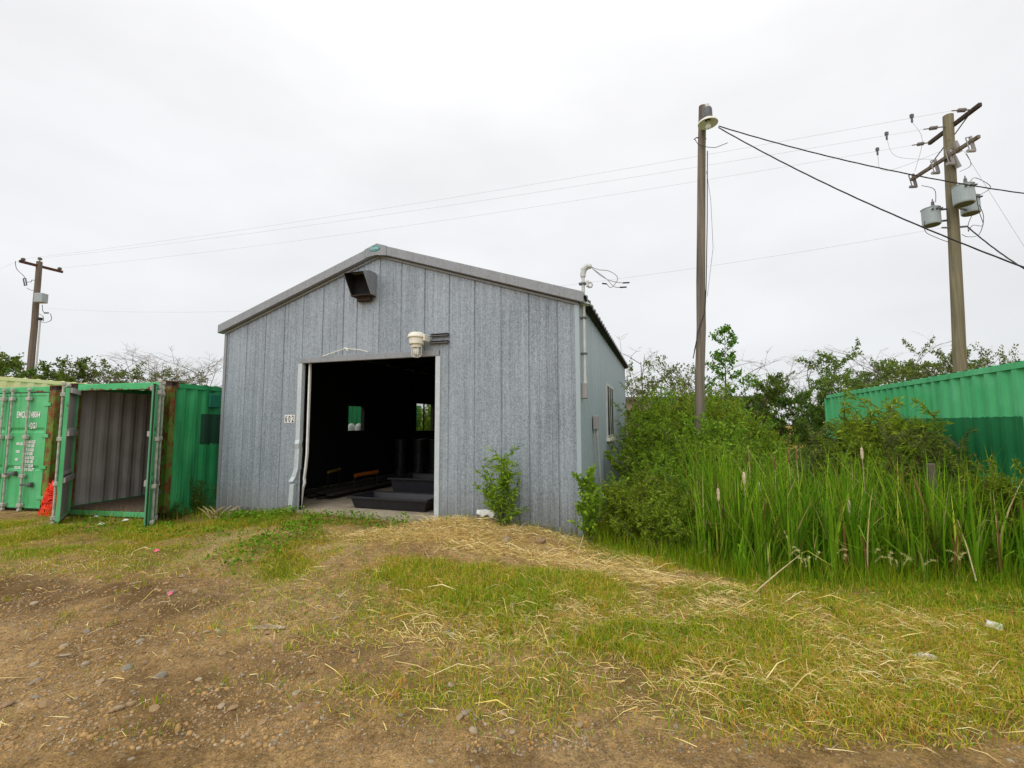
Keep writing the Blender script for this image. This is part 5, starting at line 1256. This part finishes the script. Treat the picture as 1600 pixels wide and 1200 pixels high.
def scatter(fn, x0, x1, y0, y1, n, rng):
    x = rng.uniform(x0, x1, n); y = rng.uniform(y0, y1, n); k = rng.random(n) < fn(x, y); x, y = x[k], y[k]
    u = (x - SC.x) * LX.x + (y - SC.y) * LX.y; v = (x - SC.x) * LN.x + (y - SC.y) * LN.y
    ok = ~((u > -SW - 0.02) & (u < 0.03) & (v > -0.07) & (v < SL)); ok &= (np.abs(x) < 1.25 * y + 0.6)
    x, y = x[ok], y[ok]; return np.stack([x, y, zg(x, y) - 0.004], 1)
def stuff(name, parts, mat, label, cat):
    V = np.concatenate([p[0] for p in parts]); T = np.concatenate([p[2] for p in parts]); o = 0; Fs = []
    for v, f, t in parts: Fs.append(f + o); o += len(v)
    ob = link(name, soup(name, V, np.concatenate(Fs), mat, tone=T, nper=3)); ob['kind'] = 'stuff'; ob['label'] = label; ob['category'] = cat; return ob
rng = np.random.default_rng(5)
P = scatter(lambda x, y: c_green(x, y) * np.clip(5.0 / y, 0.25, 1.3) * 0.9, -10, 6.5, 2.6, 10.5, 950000, rng)
n = len(P); dry = np.clip(fbm(P[:, 0], P[:, 1], 0.9, 3, 61) * 1.9 - 0.45 + 0.35 * (P[:, 1] < 4.4), 0, 1)
tone = np.where((rng.random(n) < dry * 0.75)[:, None], pick(n, (0.1, 0.4, 1.6, 1.8, 1.2, 0.8), rng), pick(n, (1.6, 2.2, 1.3, 0.5, 0.25, 0.1), rng))
lush = sst(0.55, 1.0, c_green(P[:, 0], P[:, 1]))
parts = [blades(P, rng.uniform(0.025, 0.085, n) * (0.75 + 0.6 * lush), rng.uniform(0.003, 0.007, n), np.abs(rng.normal(0.75, 0.7, n)), tone, rng)]
# tufts on bare soil
tx = rng.uniform(-6, 4, 130); ty = rng.uniform(2.7, 7.2, 130); k = (c_green(tx, ty) < 0.45) & (np.abs(tx) < 1.1 * ty); tx, ty = tx[k], ty[k]
c = np.stack([np.repeat(tx, 26), np.repeat(ty, 26)], 1) + rng.normal(0, 0.045, (len(tx) * 26, 2)) * np.repeat(rng.uniform(0.5, 1.7, len(tx)), 26)[:, None]
P = np.stack([c[:, 0], c[:, 1], zg(c[:, 0], c[:, 1]) - 0.004], 1); n = len(P)
parts.append(blades(P, rng.uniform(0.03, 0.10, n), rng.uniform(0.0025, 0.005, n), np.abs(rng.normal(0.4, 0.3, n)), pick(n, (0.8, 1.5, 1.5, 1, 0.6, 0.3), rng), rng))
stuff('grass', parts, 'blade', 'short patchy green and yellow grass growing over the yard', 'grass')
# tall grass at the edge of the reeds
def c_tall(x, y): return sst(0.0, 0.35, y - edge_y(x)) * (1 - sst(0.9, 2.4, y - edge_y(x))) * sst(0.8, 1.3, x)
P = scatter(c_tall, 0.9, 7.2, 4.5, 8.6, 42000, rng); n = len(P)
parts = [blades(P, rng.uniform(0.16, 0.42, n) * (0.55 + 0.45 * sst(0.0, 0.7, P[:, 1] - edge_y(P[:, 0]))), rng.uniform(0.003, 0.006, n), np.abs(rng.normal(0.3, 0.3, n)), pick(n, (2.2, 2.2, 1.0, 0.4, 0.15, 0.15), rng), rng)]
P = scatter(lambda x, y: 0.9 * sst(0.5, 1.2, y - edge_y(x)) * sst(2.2, 2.8, x), 2.0, 8.5, 5.0, 13, 34000, rng); n = len(P)
parts.append(blades(P, rng.uniform(0.35, 0.8, n), rng.uniform(0.004, 0.008, n), np.abs(rng.normal(0.25, 0.25, n)), pick(n, (1.8, 1.8, 0.9, 0.35, 0.2, 0.6), rng), rng))
P = scatter(lambda x, y: 0.8 * ell(x, y, -6.0, 9.0, 0.9, 0.5, -15) + 0.6 * ell(x, y, -7.9, 9.0, 1.6, 0.3, -10), -10, -4.8, 8, 10.2, 5000, rng); n = len(P)
parts.append(blades(P, rng.uniform(0.08, 0.3, n), rng.uniform(0.003, 0.006, n), np.abs(rng.normal(0.4, 0.3, n)), pick(n, (1.5, 2, 1.2, 0.6, 0.3, 0.3), rng), rng))
P = S(0, 0, 0); us = rng.uniform(-SW - 0.3, 0.3, 5200); vs = -np.abs(rng.normal(0.06, 0.10, 5200)) - 0.03; k = (us < DX0 - 0.05) | ((us > DX1 + 0.1) & (rng.random(5200) < 0.35)) | ((us < DX1) & (rng.random(5200) < 0.12)); us, vs = us[k], vs[k]
X_, Y_ = SC.x + LX.x * us + LN.x * vs, SC.y + LX.y * us + LN.y * vs; P = np.stack([X_, Y_, zg(X_, Y_) - 0.004], 1); n = len(P)
parts.append(blades(P, rng.uniform(0.05, 0.2, n), rng.uniform(0.003, 0.006, n), np.abs(rng.normal(0.4, 0.4, n)), pick(n, (1.4, 1.6, 1.2, 0.8, 0.8, 0.4), rng), rng))
stuff('tall_grass', parts, 'blade', 'tall green grass along the front edge of the reeds', 'tall grass')
# broad weeds (clover) in front of the doorway
P = scatter(lambda x, y: c_clover(x, y), -9, -0.5, 5.0, 9.6, 32000, rng); n = len(P)
P[:, 2] += rng.uniform(0.01, 0.13, n) * (0.4 + 0.9 * c_clover(P[:, 0], P[:, 1]))
a = rng.uniform(0, 2 * PI, n); D = np.stack([np.cos(a), np.sin(a), rng.uniform(-0.2, 0.7, n)], 1)
V, F = leaf_arrays(P, D, rng.uniform(0.03, 0.06, n), rng.uniform(0.022, 0.042, n), rng, 0.1, 0.4)
o = link('clover', soup('clover', V, F, 'leaf_clover', nper=3)); o['kind'] = 'stuff'; o['label'] = 'bright green broad leaved clover patch in front of the shed doorway'; o['category'] = 'clover'
# reeds
def c_clump(x, y): return sst(0.38, 0.66, fbm(x, y, 0.42, 3, 77))
def c_reed(x, y): return np.clip(sst(0.35, 0.9, y - edge_y(x)) * (1 - sst(2.6, 3.6, y - edge_y(x))) * sst(2.15, 2.7, x) * (1 - 0.55 * sst(4.6, 5.4, x)) * (1 - sst(6.2, 6.8, x)), 0, 1)
P0 = scatter(lambda x, y: c_reed(x, y) * (0.3 + 0.9 * sst(0.35, 0.6, fbm(x, y, 0.55, 3, 71))), 2.0, 7.0, 4.9, 8.6, 3400, rng); n0 = len(P0); m = 7
P = np.repeat(P0, m, 0) + np.concatenate([rng.normal(0, 0.022, (n0 * m, 2)), np.zeros((n0 * m, 1))], 1); n = len(P)
def ribbons(P, H, Wd, lean, tone, rng, seg=6):
    n = len(P); a = rng.uniform(0, 2 * PI, n); d = np.stack([np.cos(a), np.sin(a), np.zeros(n)], 1); b = a + rng.uniform(0.6, 2.4, n); s_ = np.stack([np.cos(b), np.sin(b), np.zeros(n)], 1)
    rows = []; up = np.array([0, 0, 1.0])
    kink = (rng.random(n) < 0.14) * rng.uniform(0.5, 1.2, n)
    for j in range(seg + 1):
        f = j / seg; w = Wd * (1 - f ** 2.2) * (0.7 + 0.6 * min(1, f * 3)) ; w = np.maximum(w, 0.0008)
        c_ = P + up * (H * (f - kink * np.maximum(0, f - 0.6) * 1.3))[:, None] + d * (H * lean * f ** 2.0 + H * kink * np.maximum(0, f - 0.6) * 0.9)[:, None]
        rows += [c_ - s_ * (w / 2)[:, None], c_ + s_ * (w / 2)[:, None]]
    V = np.stack(rows, 1).reshape(-1, 3); k = 2 * (seg + 1); base = np.arange(n)[:, None] * k; F = []
    for j in range(seg): F += [base + np.array([2 * j, 2 * j + 1, 2 * j + 3]), base + np.array([2 * j, 2 * j + 3, 2 * j + 2])]
    return V, np.concatenate(F, 1).reshape(-1, 3), np.repeat(tone, k, axis=0)
REED = np.array([(0.085, 0.20, 0.008), (0.15, 0.30, 0.012), (0.25, 0.41, 0.022), (0.40, 0.43, 0.05), (0.62, 0.50, 0.22), (0.24, 0.13, 0.045)])
Hh = rng.uniform(0.6, 1.22, n) * (0.62 + 0.62 * c_clump(P[:, 0], P[:, 1])) * (0.85 + 0.3 * sst(0.3, 1.8, P[:, 1] - edge_y(P[:, 0])))
stuff('cattail_leaves', [ribbons(P, Hh, rng.uniform(0.012, 0.026, n), np.abs(rng.normal(0.05, 0.27, n)), pick(n, (2.6, 2.4, 1.5, 0.5, 0.3, 0.3), rng, REED), rng)], 'blade', 'stand of long green cattail leaves in front of the long green container', 'cattails')
# spent cattail heads
for i, (px, py, Y, fl) in enumerate(((1348, 706, 6.3, 1), (1210, 722, 6.9, 0), (1170, 712, 6.9, 0), (1236, 712, 7.1, 0), (1247, 708, 6.6, 0), (1166, 745, 6.0, 1), (1127, 770, 5.9, 1), (1286, 800, 5.7, 1), (1321, 790, 5.7, 1), (1189, 760, 6.6, 1))):
    p = atY(px, py, Y); z0 = Z(p.x, p.y); hgt = p.z - z0
    t = thing('cattail_stalk', 'old stalk with a shedding pale seed head standing among the reeds' if fl else 'old stalk with a slim brown seed head standing among the reeds', 'cattail', (p.x, p.y, z0), i, 'old cattail stalks')
    lx_, ly_ = rr.uniform(-0.06, 0.06), rr.uniform(-0.06, 0.06)
    MB().tube([(0, 0, 0), (lx_ * 0.4, ly_ * 0.4, hgt * 0.5), (lx_, ly_, hgt - 0.1), (lx_, ly_, hgt + 0.11)], [0.006, 0.005, 0.004, 0.002], 5).build('stem', 'dead_stem', t)
    MB().tube([(lx_, ly_, hgt - 0.10), (lx_, ly_, hgt - 0.08), (lx_, ly_, hgt), (lx_, ly_, hgt + 0.05), (lx_, ly_, hgt + 0.06)], [0.006, 0.015, 0.019 if fl else 0.013, 0.014 if fl else 0.011, 0.004], 8).build('seed_head', 'cattail_fluff' if fl else 'cattail_brown', t)
# feathery grass heads
fx_ = rng.uniform(3.0, 4.9, 20); fy_ = edge_y(fx_) + rng.uniform(0.1, 0.45, 20); Pn = []
for x, y in zip(fx_, fy_):
    z0 = Z(x, y) + rng.uniform(0.26, 0.42); a = rng.uniform(0, 2 * PI)
    for j in range(90):
        f = rng.random(); Pn.append((x + math.cos(a) * f * 0.10 + rng.normal(0, 0.003), y + math.sin(a) * f * 0.10 + rng.normal(0, 0.003), z0 + 0.05 * f - 0.11 * f * f))
Pn = np.array(Pn); n = len(Pn)
FX = [blades(Pn, rng.uniform(0.012, 0.032, n), np.full(n, 0.0015), np.abs(rng.normal(1.2, 0.5, n)), pick(n, (1, 1), rng, np.array([(0.62, 0.58, 0.22), (0.70, 0.64, 0.30)])), rng)]
bx2, by2 = rng.uniform(-0.4, 0.6, 14), rng.uniform(3.1, 4.3, 14); Pn = []
for x, y in zip(bx2, by2):
    z0 = Z(x, y) + rng.uniform(0.05, 0.12)
    for j in range(40): f = rng.random(); Pn.append((x + rng.normal(0, 0.006), y + rng.normal(0, 0.006), z0 + 0.06 * f))
Pn = np.array(Pn); n = len(Pn)
FX.append(blades(Pn, rng.uniform(0.015, 0.035, n), np.full(n, 0.0014), np.abs(rng.normal(0.4, 0.3, n)), pick(n, (1, 1), rng, np.array([(0.45, 0.47, 0.22), (0.55, 0.52, 0.30)])), rng))
stuff('foxtail_grass', FX, 'straw_blade', 'pale feathery foxtail heads nodding along the edge of the reeds', 'grass heads')
# straw: cut stalks lying about
P = scatter(lambda x, y: c_straw(x, y) * 0.9 + 0.16 * c_green(x, y) * (y < 6.6) + 0.012, -6, 6.2, 2.6, 8.6, 230000, rng); n = len(P)
P[:, 2] += rng.uniform(0.002, 0.055, n) * (0.25 + 0.9 * c_straw(P[:, 0], P[:, 1]))
a = rng.normal(-0.45, 0.75, n) + PI * (rng.random(n) < 0.5); L = np.where(rng.random(n) < 0.03, rng.uniform(0.22, 0.45, n), rng.uniform(0.03, 0.17, n)); W_ = np.where(L > 0.2, rng.uniform(0.003, 0.0065, n), rng.uniform(0.002, 0.0045, n))
d = np.stack([np.cos(a), np.sin(a), rng.normal(0, 0.16, n)], 1); s_ = np.stack([-np.sin(a), np.cos(a), rng.normal(0, 0.5, n)], 1); md = P + d * (L / 2)[:, None]; md[:, 2] += rng.uniform(0, 0.04, n) * L / 0.2
en = P + d * L[:, None]; en[:, 2] = np.maximum(en[:, 2], zg(en[:, 0], en[:, 1]) + 0.004); md[:, 2] = np.maximum(md[:, 2], zg(md[:, 0], md[:, 1]) + 0.006)
V = np.stack([P - s_ * W_[:, None] / 2, P + s_ * W_[:, None] / 2, md + s_ * W_[:, None] / 2, md - s_ * W_[:, None] / 2, en], 1).reshape(-1, 3); b = np.arange(n)[:, None] * 5
F = np.concatenate([b + np.array([0, 1, 2]), b + np.array([0, 2, 3]), b + np.array([3, 2, 4])], 1).reshape(-1, 3)
STR = np.array([(0.78, 0.60, 0.24), (0.84, 0.70, 0.36), (0.62, 0.42, 0.15), (0.42, 0.24, 0.08), (0.68, 0.55, 0.14)])
stuff('straw', [(V, F, np.repeat(pick(n, (2, 1.6, 1.6, 0.9, 0.8), rng, STR), 5, axis=0))], 'straw_blade', 'dry cut straw lying over the bank and across the yard', 'straw')

# ------------------------------------------------------------------ stones, gravel and litter
def pebble(seed):
    bm = bmesh.new(); bmesh.ops.create_icosphere(bm, subdivisions=2, radius=1.0); r = random.Random(seed)
    ax = Vector((r.uniform(0.8, 1.3), r.uniform(0.6, 1.0), r.uniform(0.35, 0.7))); pl = [(Vector((r.gauss(0, 1), r.gauss(0, 1), r.gauss(0, 1))).normalized(), r.uniform(0.55, 0.9)) for _ in range(7)]
    for v in bm.verts:
        for nn, d in pl:
            t = v.co.dot(nn) - d
            if t > 0: v.co -= nn * t
        v.co = Vector((v.co.x * ax.x, v.co.y * ax.y, v.co.z * ax.z))
    me = bpy.data.meshes.new('stone'); bm.to_mesh(me); bm.free(); me.materials.append(MAT['stone']); return me
PEB = [pebble(i) for i in range(7)]
known = [(260, 915, 0.055), (268, 930, 0.07), (305, 925, 0.05), (198, 1040, 0.075), (250, 1056, 0.085), (226, 1034, 0.045), (70, 1104, 0.06), (184, 1114, 0.05), (135, 987, 0.05), (102, 1023, 0.055), (100, 1010, 0.06), (33, 980, 0.04), (60, 1060, 0.055), (8, 1100, 0.06), (727, 1116, 0.05), (705, 1062, 0.05), (778, 1077, 0.04), (784, 1114, 0.035), (1450, 1028, 0.08), (1090, 1110, 0.03), (800, 1140, 0.035), (175, 1117, 0.04), (205, 1105, 0.05), (155, 1065, 0.05), (700, 985, 0.05), (705, 990, 0.06), (220, 1005, 0.05), (345, 1105, 0.04), (365, 1108, 0.05), (180, 915, 0.05), (210, 910, 0.04)]
rs_ = random.Random(31)
for i in range(90):
    for _ in range(60):
        X, Y_ = rs_.uniform(-5.6, 2.0), 2.75 + 3.2 * rs_.random() ** 1.4
        if c_green(np.array([X]), np.array([Y_]))[0] < 0.3 and abs(X) < 1.08 * Y_: break
    known.append((None, (X, Y_), rs_.choice((0.012, 0.016, 0.02, 0.026, 0.034))))
for i, (px, py, s_) in enumerate(known):
    p = Vector((py[0], py[1], 0)) if px is None else atz(px, py, 0.0); s_ = s_ * (0.62 if px is not None else 1)
    o = link('stone', PEB[i % 7], None, loc=(p.x, p.y, Z(p.x, p.y) + s_ * 0.12), rot=(rs_.uniform(-0.3, 0.3), rs_.uniform(-0.3, 0.3), rs_.uniform(0, 6.28))); o.scale = (s_, s_, s_)
    tag(o, 'loose stone lying on the bare brown dirt of the yard', 'stone', 'loose stones on the bare dirt')
def gravel(n, s0, s1, rng):
    ico = bmesh.new(); bmesh.ops.create_cone(ico, cap_ends=True, segments=5, radius1=1.0, radius2=0.55, depth=1.2); bmesh.ops.triangulate(ico, faces=ico.faces[:]); ico.verts.ensure_lookup_table(); ico.verts.index_update()
    v0 = np.array([v.co[:] for v in ico.verts]); f0 = np.array([[v.index for v in f.verts] for f in ico.faces]); ico.free()
    x = rng.uniform(-6.5, 3.5, n * 3); y = 2.6 + 4.6 * rng.random(n * 3) ** 1.35
    k = (rng.random(n * 3) > c_green(x, y) * 1.1 + c_straw(x, y)) & (np.abs(x) < 1.12 * y + 0.2) & (rng.random(n * 3) < 0.25 + 0.9 * sst(0.4, 0.62, fbm(x, y, 0.8, 3, 91))); x, y = x[k][:n], y[k][:n]; m = len(x)
    s_ = s0 * (s1 / s0) ** (rng.random(m) ** 2.2); ax = rng.uniform(0.55, 1.25, (m, 3)) * np.array([1, 1, 0.62]); ro = rng.uniform(0, 2 * PI, m)
    Vv = v0[None] * (1 + rng.normal(0, 0.13, (m, len(v0), 1))) * ax[:, None] * s_[:, None, None]
    c_, sn = np.cos(ro)[:, None], np.sin(ro)[:, None]; X = Vv[..., 0] * c_ - Vv[..., 1] * sn; Yv = Vv[..., 0] * sn + Vv[..., 1] * c_
    Vv = np.stack([X + x[:, None], Yv + y[:, None], Vv[..., 2] + (zg(x, y) + s_ * 0.15)[:, None]], -1)
    F = f0[None] + (np.arange(m) * len(v0))[:, None, None]; return Vv.reshape(-1, 3), F.reshape(-1, 3)
V, F = gravel(22000, 0.003, 0.015, rng)
flat('clod', (0.36, 0.225, 0.095), 0.95, var=0.4, scale=14, spec=0.05)
Vc, Fc = gravel(7000, 0.006, 0.024, np.random.default_rng(77)); oc = link('soil_clods', soup('soil_clods', Vc, Fc, 'clod', nper=3)); oc['kind'] = 'stuff'; oc['label'] = 'brown crumbs and clods of soil over the bare dirt'; oc['category'] = 'soil clods'
o = link('gravel', soup('gravel', V, F, 'stone', nper=3)); o['kind'] = 'stuff'; o['label'] = 'small gravel scattered over the bare dirt in the foreground'; o['category'] = 'gravel'

def litter(name, label, cat, px, py, verts, faces, mat, th=0.004, rz=0.0, dz=0.006):
    p = atz(px, py, 0.02); me = MB().add(verts, faces).mesh(name, [mat]); o = link(name, me, None, loc=(p.x, p.y, Z(p.x, p.y) + dz), rot=(0, 0, rz)); m = o.modifiers.new('thickness', 'SOLIDIFY'); m.thickness = th
    return tag(o, label, cat)
quad = lambda a, b: ([(-a, -b, 0), (a, -b * 0.8, 0.01), (a * 0.9, b, 0.02), (-a * 0.2, b * 0.7, 0.035), (-a, b * 0.9, 0.01)], [(0, 1, 2, 3, 4)])
litter('plank', 'short pale wooden slat lying flat on the dirt', 'slat', 419, 978, *quad(0.15, 0.013), 'plank_wood', 0.012, -0.05)
litter('paper_scrap', 'grey white crumpled scrap lying on the dry grass near the right edge', 'scrap', 1554, 980, *quad(0.075, 0.055), 'paper', 0.004, 0.7, 0.03)
litter('paper_scrap', 'pale torn scrap lying in the straw below the reeds', 'scrap', 1447, 1027, *quad(0.075, 0.03), 'paper', 0.004, -0.2, 0.02)
litter('ribbon_scrap', 'pink ribbon scrap lying beside two pale stones on the dirt', 'ribbon', 266, 934, *quad(0.018, 0.013), 'pink_tape', 0.003, 0.4, 0.02)
litter('ribbon_scrap', 'pink ribbon scrap lying in the grass in front of the open container', 'ribbon', 245, 863, *quad(0.028, 0.02), 'pink_tape', 0.003, 0.9, 0.03)
for px, py, lab in ((196, 812, 'white litter scrap on the grass under the open container'), (150, 806, 'white litter scrap just inside the shadow of the open container'), (158, 818, 'small white litter scrap on the grass below the left container door')):
    litter('paper_scrap', lab, 'scrap', px, py, *quad(0.05, 0.02), 'paper', 0.003, 0.3, 0.03)
# white rag caught on the wall beside the sapling
rag = thing('rag', 'torn white rag caught on the shed wall beside the sapling', 'rag', S(-1.50, -0.025, 0.34), -YAW)
mb = MB(); r = random.Random(4); nX = 7
top = [(-0.15 + 0.05 * i, -0.012 * r.random(), 0.045 + r.uniform(-0.01, 0.012)) for i in range(nX)]; bot = [(-0.15 + 0.05 * i, -0.02 - 0.03 * r.random(), -0.045 + r.uniform(-0.03, 0.03)) for i in range(nX)]
for i in range(nX - 1): mb.add([top[i], top[i + 1], bot[i + 1], bot[i]], [(0, 1, 2, 3)])
mb.build('cloth', 'paper', rag)
# old wooden fence post in the reeds, rocks at the wall foot, snapped stems
p = atY(1453, 724, 5.95); z0 = Z(p.x, p.y)
fp = thing('fence_post', 'short weathered round fence post standing among the reeds', 'fence post', (p.x, p.y, z0)); MB().tube([(0.03, 0, -0.2), (0.015, 0, 0.5), (0, 0, p.z - z0 - 0.015), (0, 0, p.z - z0)], [0.05, 0.052, 0.052, 0.045], 9).build('post', 'post_wood', fp)
for px, py, s_, lab in ((790, 850, 0.085, 'pale rock lying in the straw below the sapling'), (845, 850, 0.10, 'grey rock at the foot of the shed wall'), (765, 815, 0.05, 'small pale rock beside the foot of the sapling')):
    p = atz(px, py, 0.08); o = link('rock', PEB[3], None, loc=(p.x, p.y, Z(p.x, p.y) + s_ * 0.1), rot=(0.2, 0.1, px)); o.scale = (s_,) * 3; tag(o, lab, 'rock')
for k, (a, b, Ya, Yb, lab) in enumerate((((1168, 940), (1256, 862), 4.75, 5.3, 'long dead stem leaning out of the reeds across the straw'), ((1525, 905), (1496, 812), 4.95, 5.2, 'broken pale stem leaning between the reeds near the right edge'), ((902, 862), (912, 835), 6.2, 6.3, 'short dead stem poking up at the shed corner'))):
    pa, pb = atY(*a, Ya), atY(*b, Yb); pa.z = max(Z(pa.x, pa.y), pa.z - 0.02); t = thing('dry_reed', lab, 'stem', pa); MB().tube([(0, 0, 0), (pb - pa) * 0.5 + Vector((0.01, 0, 0.015)), pb - pa], [0.007, 0.006, 0.003], 6).build('stem', 'dead_stem', t)
for px, py in ((340, 800), (352, 815), (330, 795)):
    p = atY(px, py, 8.75); mbx = MB(); r = random.Random(px)
    for j in range(5):
        a = r.uniform(0, 6.28); mbx.tube([(0, 0, 0), (math.cos(a) * 0.12, math.sin(a) * 0.08, 0.16), (math.cos(a) * 0.26, math.sin(a) * 0.14, 0.24)], [0.01, 0.008, 0.003], 5)
    o = mbx.build('dead_twigs', 'dead_stem', None); o.location = (p.x, p.y, Z(p.x, p.y)); tag(o, 'dry tan twigs bristling at the left front corner of the shed', 'twigs', 'dry twigs at the shed corner')
